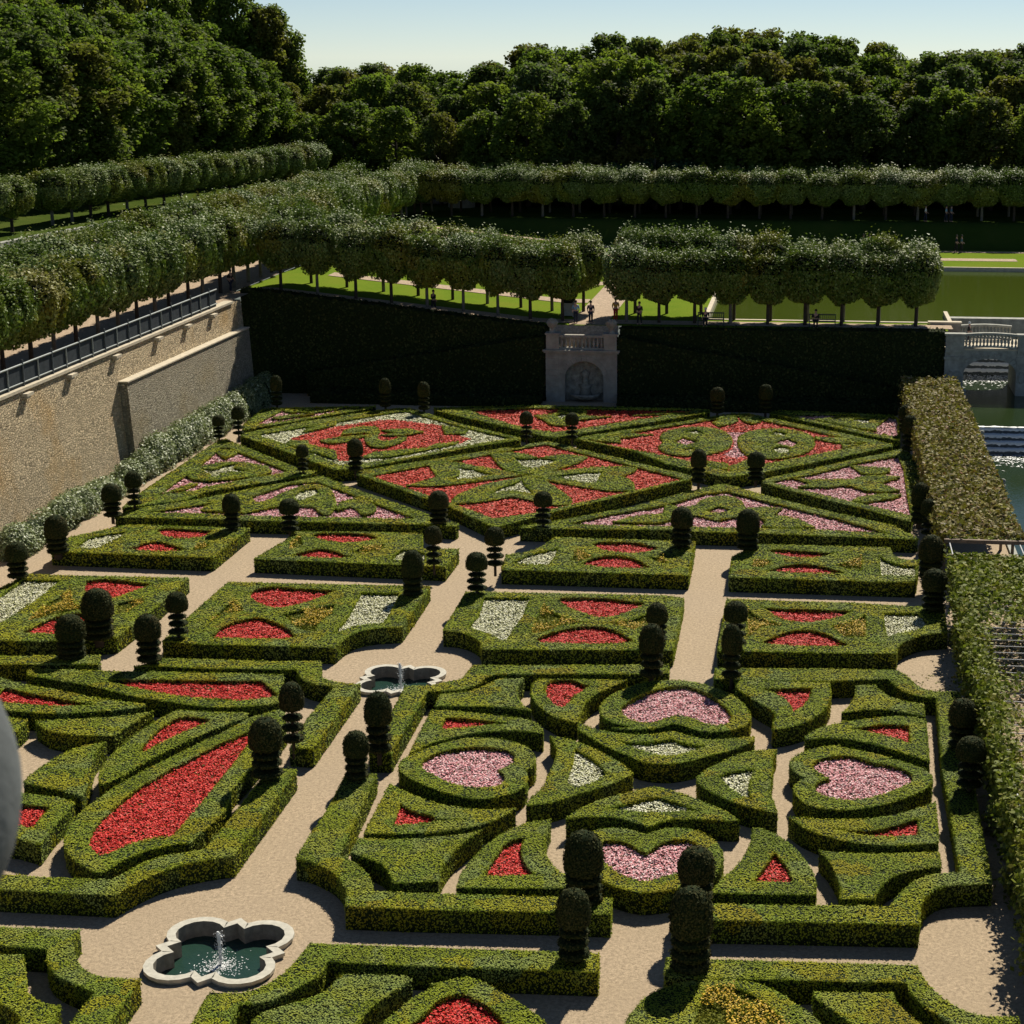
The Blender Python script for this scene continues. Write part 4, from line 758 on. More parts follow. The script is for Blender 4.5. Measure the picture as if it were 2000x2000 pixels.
# courses of ashlar on the piers
for zz in np.arange(.35,3.4,.42):
    for a,b in ((fx0-.02,na[0]-.45),(na[1]+.45,fx1+.02)): mb.box(a,YF-.035,zz,b,YF-.002,zz+.385)
fpart('wall',mb,M['ashlar'])
mb=MB(); mb.box(na[0]-.1,YF+.9,-.1,na[1]+.1,YF+1.1,zs+rn+.1); fpart('niche',mb,M['niche'])
mb=MB()
for k in range(13):
    t0,t1=math.pi*k/13,math.pi*(k+1)/13-.02
    q=[(cxn+r_*math.cos(t),z_+r_*.95*math.sin(t)) for r_,t,z_ in ((rn+.01,t0,zs),(rn+.36,t0,zs),(rn+.36,t1,zs),(rn+.01,t1,zs))]
    mb.add([(a,YF-.05,b) for a,b in q]+[(a,YF-.003,b) for a,b in q],np.array([(0,1,2,3),(0,4,5,1),(1,5,6,2),(2,6,7,3),(3,7,4,0)]),0)
fpart('arch_surround',mb,M['ashlar'])
mb=MB(); mb.lathe([(.001,0),(.8,0),(1.15,.25),(1.2,.42),(1.05,.42),(.8,.3),(.001,.28)],20,0,(cxn,YF+.75,.15)); mb.lathe([(.001,0),(.5,0),(.35,.5),(.55,.8),(.001,.85)],14,0,(cxn,YF+.85,.4)); mb.lathe([(.3,0),(.22,.5),(.38,.9),(.001,1.2)],10,0,(cxn,YF+.85,1.2)); fpart('niche_basin',mb,M['niche'])
mb=MB(); mb.box(fx0-.14,YF-.16,zc-.15,fx1+.14,YF+1.3,zc-.03); mb.box(fx0-.22,YF-.24,zc-.028,fx1+.22,YF+1.3,zc+.09); fpart('cornice',mb,M['ashlar'])
zb0=zc+.09
for a,b in ((fx0+.02,fx0+.98),(fx1-.98,fx1-.02)):
    mb=MB(); mb.box(a,YF-.05,zb0,b,YF+.75,zb0+1.12); mb.box(a-.07,YF-.12,zb0+1.122,b+.07,YF+.82,zb0+1.24); fpart('pedestal',mb,M['ashlar'])
    c=((a+b)/2+(-.06 if a<fm else .06),YF+.35,zb0+1.24)
    mb=MB(); mb.lathe([(.26,0),(.24,.08),(.15,.2),(.16,.32),(.36,.5),(.42,.68)],14,0,c)
    for q in range(60):
        d=rng.normal(size=3); d/=np.linalg.norm(d); d[2]=abs(d[2]); mb.lathe([(.001,-.07),(.08,0),(.001,.07)],6,0,(c[0]+d[0]*.40,c[1]+d[1]*.40,c[2]+.70+d[2]*.30))
    mb.lathe([(.40,.62),(.38,.85),(.001,1.0)],12,0,c); fpart('basket_finial',mb,M['ashlar'])
mb=MB(); mb.box(fx0+.98,YF+.12,zb0,fx1-.98,YF+.48,zb0+.16); fpart('plinth',mb,M['ashlar'])
mb=MB(); mb.box(fx0+.98,YF+.08,zb0+.92,fx1-.98,YF+.52,zb0+1.10); fpart('balustrade_rail',mb,M['ashlar'])
BAL=[(.10,0),(.10,.05),(.06,.09),(.115,.24),(.10,.36),(.05,.56),(.055,.66),(.10,.70),(.10,.76)]
for x in np.linspace(fx0+1.16,fx1-1.16,11):
    mb=MB(); mb.lathe(BAL,8,0,(x,YF+.3,zb0+.16)); fpart('baluster',mb,M['ashlar'])
# ------------------------------------------------------------------ upper ground levels
TZ=5.5
def sstep(a,b,x): t=np.clip((x-a)/(b-a),0,1); return t*t*(3-2*t)
def terr(x,y):
    x=np.asarray(x,float); y=np.asarray(y,float)
    z=TZ+2.1*np.clip((-20.5-x)/21.,0,1)
    bank=sstep(188.,192.5,y+ np.where(x<-24,0,0)); z=np.where(y>187.9,np.maximum(z,TZ+2.5*bank),z)
    z=z+sstep(214,330,y)*7.
    return z
def grid(name,x0,x1,y0,y1,nx,ny,zf,m,hole=None):
    xs=np.linspace(x0,x1,nx); ys=np.linspace(y0,y1,ny); Xg,Yg=np.meshgrid(xs,ys); Z=zf(Xg,Yg)
    v=np.c_[Xg.ravel(),Yg.ravel(),Z.ravel()]; i,j=np.meshgrid(np.arange(nx-1),np.arange(ny-1)); k=(j*nx+i).ravel()
    f=np.stack([k,k+1,k+1+nx,k+nx],1)
    if hole is not None:
        cx=v[f].mean(1); f=f[~hole(cx[:,0],cx[:,1])]
    mb=MB(); mb.add(v,f,0,True); return tag(mb.build(name,[m]),kind='structure')
LX0,LX1,LY0,LY1=-8.,60.,135.2,172.   # the lake
def lakehole(x,y): return (x>LX0)&(x<LX1)&(y>LY0)&(y<LY1)
grid('lawn',-44.,60.,131.,188.,105,58,lambda x,y:terr(x,y),M['lawn'],lambda x,y:((x>LX0)&(x<LX1)&(y>LY0)&(y<LY1))|((x>10.4)&(y<142)))
grid('grass_bank',-60.,90.,188.,216.,76,57,lambda x,y:terr(x,y),M['bankgrass'])
grid('woodland_ground',-300.,420.,216.,700.,60,40,lambda x,y:terr(x,y),M['rough'])
mb=MB(); mb.add([(-58,-20,7.65),(-42.55,-20,7.65),(-42.55,131.1,7.65),(-44,131.1,7.65),(-44,190,7.65),(-44,216,8.1),(-58,216,8.1),(-58,190,7.65)],[(0,1,2,3,4,7),(4,5,6,7)]); tag(mb.build('terrace_path',[M['terracepath']]),kind='structure')
# upper terrace behind a low wall
def upper(x,y): return 10.8+sstep(-66,-140,x)*9+sstep(215,330,y)*5
wl=[(-66.5,60.),(-62.6,138.),(-60.,160.),(-56.2,183),(-53.2,206.),(-50,222)]
WLY=np.array([w[1] for w in wl]); WLX=np.array([w[0] for w in wl])
mb=MB(); ys=np.linspace(60,222,60); xe=np.interp(ys,WLY,WLX); cols=[0,-4,-8,-14,-24,-40,-70,-160]
V=np.concatenate([np.c_[xe+c,ys,upper(xe+c,ys)] for c in cols]); nn=len(ys); i=np.arange(nn-1)
mb.add(V,np.concatenate([np.stack([i+nn*(q+1),i+nn*q,i+1+nn*q,i+1+nn*(q+1)],1) for q in range(len(cols)-1)]),0,True); tag(mb.build('upper_lawn',[M['rough']]),kind='structure')
mb=MB(); V=np.concatenate([np.c_[xe+.9,ys,np.full(nn,7.4)],np.c_[xe+.25,ys,np.full(nn,10.75)],np.c_[xe+.25,ys,np.full(nn,11.05)],np.c_[xe-.35,ys,np.full(nn,11.05)],np.c_[xe-.35,ys,np.full(nn,10.5)]])
mb.add(V,np.concatenate([np.stack([i+nn*q,i+1+nn*q,i+1+nn*(q+1),i+nn*(q+1)],1) for q in range(4)]),0)
tag(mb.build('retaining_wall',[M['ashlard']],loc=(-60,140,7.4)),'low grey retaining wall curving below the upper row of clipped trees','wall')
mb=MB(); mb.add(np.r_[np.c_[np.interp(ys,WLY,WLX)-1.0,ys,upper(xe-1.0,ys)+.012],np.c_[np.interp(ys,WLY,WLX)-5.4,ys,upper(xe-5.4,ys)+.012]],np.stack([i+nn,i,i+1,i+1+nn],1),0); tag(mb.build('upper_path',[M['rough']]),kind='structure')
mb=MB(); mb.add([(fx0+.1,YF+.5,3.99),(fx1-.1,YF+.5,3.99),(fx1-.1,131.05,5.49),(fx0+.1,131.05,5.49)],[(0,1,2,3)]); tag(mb.build('landing_path',[M['terracepath']]),kind='structure')
# paths on the lower lawn
SOFF=[.010]
def strip(nm,x0,y0,x1,y1,m='terracepath'):
    SOFF[0]+=.005; off=SOFF[0]
    nx=max(2,int((x1-x0)/1.0)+1); ny=max(2,int((y1-y0)/1.0)+1); return grid(nm,x0,x1,y0,y1,nx,ny,lambda x,y:terr(x,y)+off,M[m])
strip('lawn_path',-18.2,131.3,-15.4,187.); strip('crossing_path',-40,155.,-8.2,157.4); strip('crossing_path',-40,178,20,180.2); strip('terrace_edge_path',-43.,131.9,10.4,133.9); strip('bank_foot_path',-40,185.6,60,186.9); strip('crossing_path',-40,143.2,-18.3,145.4)
# lake, canal
mb=MB(); LZ=5.18
mb.add([(LX0-.2,LY0-.3,LZ),(10.6,LY0-.3,LZ),(10.6,141.1,LZ),(LX1,141.1,LZ),(LX1,LY1+.3,LZ),(LX0-.2,LY1+.3,LZ)],[(0,1,2,3,4,5)]); tag(mb.build('lake_water',[M['lake']]),kind='structure')
mb=MB()
for q in ((LX0-.35,LY0-.4,4.8,LX0,LY1+.4,5.56),(LX0,LY1,4.8,LX1,LY1+.35,5.56),(LX0,LY0-.4,4.8,10.6,LY0,5.56),(10.3,LY0,1.,10.6,141.2,5.56)): mb.box(*q)
tag(mb.build('lake_kerb',[M['coping']]),kind='structure')
# ------------------------------------------------------------------ canal, cascades, bridge
CX0,CX1=10.9,22.
mb=MB(); mb.add([(CX0,-30,-.6),(CX1,-30,-.6),(CX1,118.2,-.6),(CX0,118.2,-.6)],[(0,1,2,3)]); tag(mb.build('canal_water',[M['canal']]),kind='structure')
mb=MB(); mb.add([(CX0-.6,118.,1.),(CX1,118.,1.),(CX1,139.,1.),(CX0-.6,139.,1.)],[(0,1,2,3)]); tag(mb.build('pool_water',[M['canal']]),kind='structure')
def cascade(label,x0,x1,ytop,ztop,n,rise,tread,nm='cascade'):
    root=empty(nm,((x0+x1)/2,ytop,ztop-n*rise),label,'cascade','stepped cascades in the canal')
    for k in range(n):
        y=ytop-k*tread; z=ztop-k*rise
        mb=MB(); mb.box(x0,y-tread,z-rise*1.6,x1,y+(.6 if k==0 else 0),z-.03-rise*(0 if k==0 else 0)); local(mb.build('step',[M['iron']]),root)
        mb=MB(); xs=np.linspace(x0,x1,90)
        yy=y-tread-.02+.03*np.sin(xs*3.1+k)+rng.normal(0,.012,90); zz=z+.0+rng.normal(0,.012,90)
        mb.add(np.r_[np.c_[xs,yy+.34,zz+.05],np.c_[xs,yy-.03,zz],np.c_[xs,yy-.07,zz-rise*.42+rng.normal(0,.03,90)]],np.r_[np.stack([np.arange(89),np.arange(89)+90,np.arange(1,90)+90,np.arange(1,90)],1),np.stack([np.arange(89)+90,np.arange(89)+180,np.arange(1,90)+180,np.arange(1,90)+90],1)][:,::-1],0,True)
        local(mb.build('glint_lip',[M['foam']]),root)  # sun glint on each step edge, painted as a white lip
    return root
cascade('stepped cascade in the canal beside the far end of the pergola',CX0,CX1,118.4,.98,4,.40,.36)
cascade('stepped cascade seen through the arch under the bridge',CX0-.3,CX1,140.2,2.7,4,.43,.42)
mb=MB(); mb.box(CX0-.6,140.21,.5,60,141.1,5.17); tag(mb.build('weir_wall',[M['ashlard']],loc=(16,140.5,.5)),'grey weir wall holding back the lake behind the bridge','wall')
n_=1300
mb=MB(); C=np.c_[rng.uniform(CX0,CX1,n_),117.0-np.abs(rng.normal(0,1.6,n_)),np.full(n_,-.585)]; mb.leaves(C,np.c_[rng.normal(0,.1,(n_,2)),np.ones(n_)],.11,0,3.)
C=np.c_[rng.uniform(CX0,CX1,n_),138.4-np.abs(rng.normal(0,2.2,n_)),np.full(n_,1.015)]; mb.leaves(C,np.c_[rng.normal(0,.1,(n_,2)),np.ones(n_)],.12,0,3.)
tag(mb.build('glitter_flecks',[M['foam']]),'white flecks painted as sun glitter on the water below the cascades','foam',kind='stuff')  # sun glitter on the water, painted as small white cards
mb=MB(); mb.box(CX0-.35,-30,-1.5,CX0,128.5,.16); tag(mb.build('canal_wall',[M['ashlard']],loc=(CX0,50,-1.5)),'low stone canal wall along the right edge of the garden','wall')
mb=MB(); mb.box(CX1,-30,-1.5,CX1+.5,140,1.6); tag(mb.build('canal_wall',[M['ashlard']],loc=(CX1,50,-1.5)),'stone canal wall on the far bank outside the view','wall')
mb=MB(); mb.add([(CX1+.5,-30,1.5),(160,-30,1.5),(160,140,1.5),(CX1+.5,140,1.5)],[(0,1,2,3)]); tag(mb.build('east_bank',[M['rough']]),kind='structure')
br=empty('stone_bridge',(13,130,1),'grey stone arched bridge with balustrades over the canal at right','bridge')
def bpart(nm,mb,m='ashlard'): o=mb.build(nm,[M[m]]); return local(o,br)
piers=[(9.75,11.12),(14.92,16.2),(19.9,21.2)]
for a,b in piers:
    mb=MB(); mb.box(a,129.78,-.8,b,135.,4.15); 
    bpart('pier',mb)
    mb=MB(); mb.box(a-.08,129.7,3.62,b+.08,129.779,3.82); mb.box(a+.02,129.70,4.16,b-.02,130.25,5.38); mb.box(a-.08,129.62,5.382,b+.08,130.33,5.52); bpart('pedestal',mb)
    c=(a+b)/2; mb=MB()
    for sx in (-.27,.27):
        mb.tube([(c+sx+.23*math.cos(t),129.765,2.35+.42*math.sin(t)) for t in np.linspace(0,2*math.pi,17)],.035,6,0,False)
    bpart('ring_relief',mb)
for (a0,a),(b,b0) in zip(piers[:-1],piers[1:]):
    cxb=(a+b)/2; rb=(b-a)/2; zs_=2.55; hh=1.15
    arcp=[(cxb+rb*math.cos(t),zs_+hh*math.sin(t)) for t in np.linspace(math.pi,0,19)]
    mb=MB()
    for p,q in zip(arcp[:-1],arcp[1:]):
        mb.add([(p[0],129.85,p[1]),(q[0],129.85,q[1]),(q[0],129.85,4.3),(p[0],129.85,4.3)],[(0,1,2,3)],0)
        mb.add([(p[0],134.6,p[1]),(q[0],134.6,q[1]),(q[0],134.6,4.3),(p[0],134.6,4.3)],[(3,2,1,0)],0)
        mb.add([(p[0],129.85,p[1]),(q[0],129.85,q[1]),(q[0],134.6,q[1]),(p[0],134.6,p[1])],[(3,2,1,0)],0)
    bpart('arch',mb)
    mb=MB()
    for k in range(15):
        t0,t1=math.pi*k/15,math.pi*(k+1)/15-.03
        q=[(cxb+r_*math.cos(t),zs_+z_*math.sin(t)) for r_,z_,t in ((rb,hh,t0),(rb+.5,hh+.42,t0),(rb+.5,hh+.42,t1),(rb,hh,t1))]
        q=[(min(max(x,a+.01),b-.01),z) for x,z in q]
        mb.add([(x,129.80,z) for x,z in q]+[(x,129.849,z) for x,z in q],np.array([(0,1,2,3),(0,4,5,1),(1,5,6,2),(2,6,7,3),(3,7,4,0)]),0)
    bpart('voussoirs',mb)
mb=MB(); mb.box(9.75,129.82,4.302,60,134.62,4.42); bpart('deck',mb,'coping')
def camber(x,a,b): return .10*math.sin(math.pi*min(1,max(0,(x-a)/(b-a))))
for yf,zb in ((130.,4.42),(134.3,4.42)):
    for (a0,a),(b,b0) in zip(piers[:-1],piers[1:]):
        xs=np.linspace(a,b,9)
        for z0,z1,w in ((0,.14,.17),(.92,1.08,.2)):
            mb=MB(); 
            for p,q in zip(xs[:-1],xs[1:]):
                v=[(p,yf-w,zb+z0+camber(p,a,b)),(q,yf-w,zb+z0+camber(q,a,b)),(q,yf+w,zb+z0+camber(q,a,b)),(p,yf+w,zb+z0+camber(p,a,b))]
                v+=[(x,y,z+z1-z0) for x,y,z in v]; mb.add(v,np.array([(0,3,2,1),(4,5,6,7),(0,1,5,4),(2,3,7,6)]),0)
            bpart('parapet_rail' if z0 else 'parapet_base',mb)
        nb=15
        for k in range(nb):
            x=a+(k+.5)*(b-a)/nb; mb=MB(); mb.lathe([(.09,0),(.09,.05),(.05,.09),(.10,.26),(.085,.38),(.045,.55),(.05,.66),(.09,.72),(.09,.785)],8,0,(x,yf,zb+.138+camber(x,a,b))); bpart('baluster',mb)
mb=MB(); mb.box(8.9,134.1,4.45,11.1,134.55,5.62); bpart('parapet_wall',mb,'ashlar')
mb=MB(); mb.box(8.7,134.0,5.622,11.2,134.65,5.74); bpart('coping',mb,'coping')
for i_,(x,y) in enumerate(((1893,800),(1925,885),(1965,985))):
    q=un(x,y,.1); X=11.15; Y=q[1]
    root=empty('canal_post',(X,Y,-.9),f'stone post with ball finial in the canal, {["farthest, under the bridge shadow","middle, by the cascade lines","nearest, in front of green water"][i_]}','post','posts along the canal')
    mb=MB(); mb.lathe([(.17,0),(.15,.2),(.14,2.0),(.18,2.05),(.18,2.15),(.08,2.2)],10,0); mb.build('shaft',[M['ashlard']],root)
    mb=MB(); mb.lathe([(max(.001,.17*math.cos(t)),2.35+.17*math.sin(t)) for t in np.linspace(-1.57,1.57,9)],12,0); mb.build('ball',[M['ashlard']],root)
# ------------------------------------------------------------------ pergola with vines
PX0,PX1,PZ=6.85,10.15,2.5
pg=empty('pergola',(8.5,80,0),'long pergola of pale pipes and timber along the right edge','pergola')
def ppart(nm,mb,m): return local(mb.build(nm,[M[m]]),pg)
for x in (PX0,PX1):
    mb=MB(); mb.tube([(x,36,PZ),(x,127,PZ)],.035,6,0); ppart('side_pipe',mb,'pipe')
for k,y in enumerate(np.arange(44,127,5.2)):
    for x in (PX0,PX1):
        mb=MB(); mb.box(x-.07,y-.07,0,x+.07,y+.07,PZ-.036); ppart('post',mb,'wood')
for y in np.arange(44,76,.78):
    mb=MB(); mb.tube([(PX0,y,PZ+.02),(PX1+.25,y,PZ+.02)],.018,5,0); ppart('crossbar',mb,'pipe')
for y in (80.15,82.9):
    mb=MB(); mb.box(PX0-.25,y-.09,PZ-.02,PX1+1.6,y+.09,PZ+.16); ppart('beam',mb,'wood')
for x in (PX1-.5,PX1-.15):
    mb=MB(); mb.box(x-.07,80.3,.0,x+.07,80.44,PZ-.021); ppart('post',mb,'wood')
mb=MB(); mb.add([(PX0,84,PZ-.06),(PX1,84,PZ-.06),(PX1,127,PZ-.06),(PX0,127,PZ-.06)],[(0,1,2,3)],0)
NL=15000
y=rng.uniform(83.1,127,NL); x=rng.uniform(PX0-.35,PX1+.3,NL); z=PZ+.12+np.abs(rng.normal(0,.11,NL))+.06*np.sin(y*1.3)*np.sin(x*2.1)
mb.leaves(np.c_[x,y,z],rng.normal(0,.62,(NL,3))+np.array([0,0,1]),.17,1)
n2=2600; y=rng.uniform(83.1,127,n2); mb.leaves(np.c_[PX0-.3+rng.normal(0,.12,n2),y,PZ-np.abs(rng.normal(0,.5,n2))],rng.normal(0,.6,(n2,3))+np.array([-1,0,.2]),.16,1)
tag(mb.build('climbing_vine',[M['core'],M['vine']],loc=(8.5,105,0)),'brownish autumn vine roof covering the far part of the pergola','vine','vines growing on the pergola')
mb=MB()
def vl(n,y0,y1,x0,x1,z0,z1,s,nz=1,m=0): mb.leaves(np.c_[rng.uniform(x0,x1,n),rng.uniform(y0,y1,n),rng.uniform(z0,z1,n)],rng.normal(0,.65,(n,3))+np.array([0,-.1,nz]),s,m)
vl(4200,73.5,80.0,PX0-.3,PX1+.3,PZ,PZ+.35,.16); vl(900,70,73.5,PX0-.2,PX1+.3,PZ,PZ+.3,.15); vl(220,83,83.5,PX0,PX1,PZ,PZ+.2,.15)
vl(500,76,83,PX0-.3,PX0+.2,.8,PZ,.15)
for k in range(60):
    yy=rng.uniform(44,71); xx=rng.uniform(PX0+.3,PX1+.4); vl(26,yy-.5,yy+.5,xx-.6,xx+.6,PZ,PZ+.18,.13)
for k in range(14):
    yy=rng.uniform(44,75); xx=rng.uniform(PX0+.3,PX1-.6); mb.tube([(xx+i*.5,yy+.12*math.sin(i*2+k),PZ+.05+.03*math.sin(i)) for i in range(6)],.02,5,1)
tag(mb.build('climbing_vine',[M['vineg'],M['bark']],loc=(8.5,62,0)),'green vine on the nearer pergola roof with bare patches','vine','vines growing on the pergola')
mb=MB()
n2=15000; y=rng.uniform(40,75.5,n2); z=rng.random(n2)**.8*2.75; bul=.32*np.sin(y*1.9)*np.sin(y*.7+z*1.3)
mb.leaves(np.c_[PX0-.15+bul+rng.normal(0,.14,n2),y,z],rng.normal(0,.6,(n2,3))+np.array([-.6,-.1,.5]),.12,0)
n2=4200; y=rng.uniform(40,75.5,n2); mb.leaves(np.c_[PX0+.1+rng.normal(0,.28,n2),y,PZ+.08+rng.normal(0,.1,n2)],rng.normal(0,.6,(n2,3))+np.array([0,0,1]),.13,0)
mb.box(PX0-.02,40,0,PX0+.02,75.5,2.2,1)
tag(mb.build('climbing_vine',[M['vineg'],M['core']],loc=(PX0,58,0)),'green and gold vine hedge hanging on the garden side of the near pergola','vine','vines growing on the pergola')
mb=MB()
vl(160,50,83,PX0-.9,PX1,.012,.03,.10,3); vl(260,63,71,4.2,PX0,.012,.03,.09,3)
n2=5200; mb.leaves(np.c_[rng.uniform(PX0,PX1+.6,n2),rng.uniform(44,83,n2),rng.uniform(.012,.05,n2)],rng.normal(0,.3,(n2,3))+np.array([0,0,1]),.12,0)
tag(mb.build('fallen_leaves',[M['vine']]),'brown fallen leaves scattered under and beside the pergola','fallen leaves',kind='stuff')
# ------------------------------------------------------------------ clipped lindens
def linden_proto(seed,w=1.9,zb=1.75,zt=5.3,tr=2.2):
    root=empty('clipped_linden')
    mb=MB(); mb.tube([(0,0,-.6),(.02,.01,1.2),(0,.03,zb+.9)],[.17,.15,.11],8,0)
    for a in np.arange(0,6.2,1.05): mb.tube([(0,.02,zb+.2),(.55*math.cos(a+seed),.55*math.sin(a+seed),zb+1.0),(1.1*math.cos(a+seed),1.1*math.sin(a+seed),zb+1.8)],[.08,.05,.02],5,0)
    mb.build('trunk',[M['bark'] if seed%2 else M['barkpale']],root)
    mb=MB(); H_=zt-zb; zc=(zt+zb)/2; n=9000
    d=rng.normal(size=(n,3)); d/=np.abs(d).max(1,keepdims=True)**1.0            # on a cube
    d=d/ (np.sum(np.abs(d)**4,1,keepdims=True)**.25)                               # superellipsoid
    P=d*np.array([w,w,H_/2]); low=(P[:,2]<0); P[low,:2]*=(1-.42*(np.abs(P[low,2])/(H_/2))**2.)[:,None]
    bul=1+.07*np.sin(P[:,0]*3.1+seed)*np.sin(P[:,2]*2.7+seed*2)+.06*np.sin(P[:,1]*3.7+seed*3)
    rr=rng.uniform(.84,1.06,n)*bul; P=P*rr[:,None]
    top=d[:,2]>.8; P[top,2]+=np.abs(rng.normal(0,.34,top.sum()))*(.7+.5*np.sin(P[top,0]*5+seed)*np.sin(P[top,1]*4))
    nn=d+rng.normal(0,.55,(n,3)); tp2=d[:,2]>.35; nn[tp2]=rng.normal(0,.40,(tp2.sum(),3))+np.array([.12,-.12,1.])
    mb.leaves(P+np.array([0,0,zc]),nn,.15,0,1.3)
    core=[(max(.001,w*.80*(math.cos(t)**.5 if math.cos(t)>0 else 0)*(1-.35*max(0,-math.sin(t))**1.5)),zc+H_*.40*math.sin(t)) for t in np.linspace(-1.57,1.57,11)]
    mb.lathe(core,12,1); mb.build('crown',[M['linden'],M['lindenshade']],root)
    return root
LP=[linden_proto(k) for k in range(4)]; LUSED=[False]*4
def linden(x,y,z,label,group,sw=1.,sh=1.):
    k=int(rng.integers(4)); sc=(sw*rng.uniform(.93,1.07),sw*rng.uniform(.93,1.07),sh*rng.uniform(.95,1.06)); rz=rng.integers(4)*math.pi/2+rng.uniform(-.1,.1)
    if not LUSED[k]:
        LUSED[k]=True; o=LP[k]; o.location=(x,y,z); o.scale=sc; o.rotation_euler=(0,0,rz); tag(o,label,'linden tree',group)
    else: copy_tree(LP[k],(x,y,z),label,sc,rz,group)
for r_,(X,nm) in enumerate(((-44.75,'nearest the terrace wall'),(-51.2,'on the inner side of the terrace path'))):
    ys=np.arange(73+r_*1.2,198,3.35)
    for k,yy in enumerate(ys): linden(X+rng.normal(0,.1),yy,7.65,f'clipped linden {nm}, {nth(k+1)} from the front','clipped lindens on the left terrace',.92,1.0)
Xf=[-40.9,-38.,-35.,-32.2,-29.4,-26.6,-23.9,-21.4,-18.9]
for r_,(Y,nm) in enumerate(((133.,'front'),(138.3,'rear'))):
    for k,X in enumerate(Xf):
        X2=X*(1.0 if r_==0 else 1.0)+(0 if r_==0 else .9)
        linden(X2,Y,float(terr(X2,Y))-.05,f'clipped linden left of the fountain house, {nth(len(Xf)-k)} from it in the {nm} row','clipped lindens above the bank',.82,1.03)
Xr=[-14.0,-11.5,-8.8,-6.1,-3.3,-.5,2.2,4.9,7.7]
for r_,(Y,nm) in enumerate(((132.8,'front'),(138.0,'rear'))):
    for k,X in enumerate(Xr):
        if r_==1 and X>-8: zz=5.5; Y2=136.
        else: Y2=Y
        linden(X+(0 if r_==0 else .15),Y if r_==0 else 134.9+ (3. if X<-8.5 else 0),5.45,f'clipped linden right of the fountain house, {nth(k+1)} from it in the {nm} row','clipped lindens above the bank',.82,1.0 if r_==0 else 1.12)
for r_,(Y,nm) in enumerate(((194.6,'front'),(200.,'rear'))):
    for k,X in enumerate(np.arange(-43.4,46,3.4)):
        linden(X,Y,float(terr(X,Y)),f'clipped linden of the far avenue, {nth(k+1)} from the left in its {nm} row','clipped lindens of the far avenue',.94,.9)
ur=[(-66.6,116),(-65.6,138),(-63.2,160),(-59.2,183),(-56,201)]
uy=np.r_[np.arange(118,146,3.5),np.arange(149,203,3.3)]
for k,yy in enumerate(uy): 
    xx=np.interp(yy,[a[1] for a in ur],[a[0] for a in ur])-1.6; linden(xx,yy,float(upper(xx,yy)),f'clipped linden on the upper terrace before the wood, {nth(k+1)} from left','clipped lindens of the upper terrace',.96,.80)
# ------------------------------------------------------------------ the woods
def tree_proto(seed,h=22.,r=5.5,m='oak',nclump=200,zb=.12,lf=.40,per=60,cr=1.45):
    rs=np.random.default_rng(100+seed); root=empty('woodland_tree')
    mb=MB(); lean=rs.normal(0,.5,2)
    mb.tube([(0,0,-1),(lean[0]*.3,lean[1]*.3,h*.3),(lean[0]*.7,lean[1]*.7,h*.6),(lean[0],lean[1],h*.85)],[.45,.36,.22,.06],7,0)
    cl=[]
    for k in range(nclump):
        t=rs.random()**.85; z=h*(zb+(.97-zb)*t); env=math.sin(math.pi*(.13+.82*t))**.65
        a=rs.random()*6.283; q=r*env*rs.uniform(.35,1.)**.6*(1+.15*math.sin(3*a+seed)); cl.append((q*math.cos(a)+lean[0]*t,q*math.sin(a)+lean[1]*t,z,rs.uniform(.55,1.15)*cr*(1-.3*t)))
    for c in cl[:16]:
        z0=max(h*.18,c[2]-h*.14); mb.tube([(lean[0]*z0/h,lean[1]*z0/h,z0),(c[0]*.6,c[1]*.6,c[2]-.8),(c[0],c[1],c[2])],[.16,.10,.03],5,0)
    mb.build('trunk',[M['bark']],root)
    mb=MB()
    for x,y,z,rad in cl:
        n=int(per*rad*rad)+16; d=rs.normal(size=(n,3)); d/=np.linalg.norm(d,axis=1,keepdims=True)
        P=np.array([x,y,z])+d*np.array([rad*1.05,rad*1.05,rad*1.05])*(rs.random(n)**.6*1.15)[:,None]+np.array([0,0,.15])*0
        mb.leaves(P,d*.6+rs.normal(0,.6,(n,3))+np.array([.05,.2,.5]),lf,0,1.25)
    mb.build('crown',[M[m]],root); return root
TP=[tree_proto(k,m=('oak','oakb','oak','oakb','oak')[k]) for k in range(5)]
TPL=[tree_proto(10+k,h=22.,r=4.6,m=('oakb','oak','oakb')[k],nclump=230,zb=.2,lf=.32,per=85,cr=1.25) for k in range(3)]
TU={}
def wtree(P,x,y,z,h,wf,label,group,cat='woodland tree'):
    k=int(rng.integers(len(P))); o=P[k]; s=h/22.; sc=(s*wf,s*wf,s); rz=rng.uniform(0,6.28)
    if id(o) not in TU: TU[id(o)]=1; o.location=(x,y,z); o.scale=sc; o.rotation_euler=(0,0,rz); tag(o,label,cat,group)
    else: copy_tree(o,(x,y,z),label,sc,rz,group)
prof=[(480,140),(560,132),(640,128),(705,104),(750,122),(810,116),(880,135),(960,112),(1040,80),(1110,98),(1180,72),(1260,62),(1320,72),(1400,45),(1480,58),(1540,72),(1600,58),(1660,78),(1720,88),(1765,118),(1820,92),(1900,84),(1960,96),(2050,90),(2200,100)]
ppx=np.array([p[0] for p in prof]); ppy=np.array([p[1] for p in prof])
def yat(x,y,X,Y): # height so that the top of a tree at X,Y shows at photo row y
    f=math.hypot(X,Y); return CH+Y*0
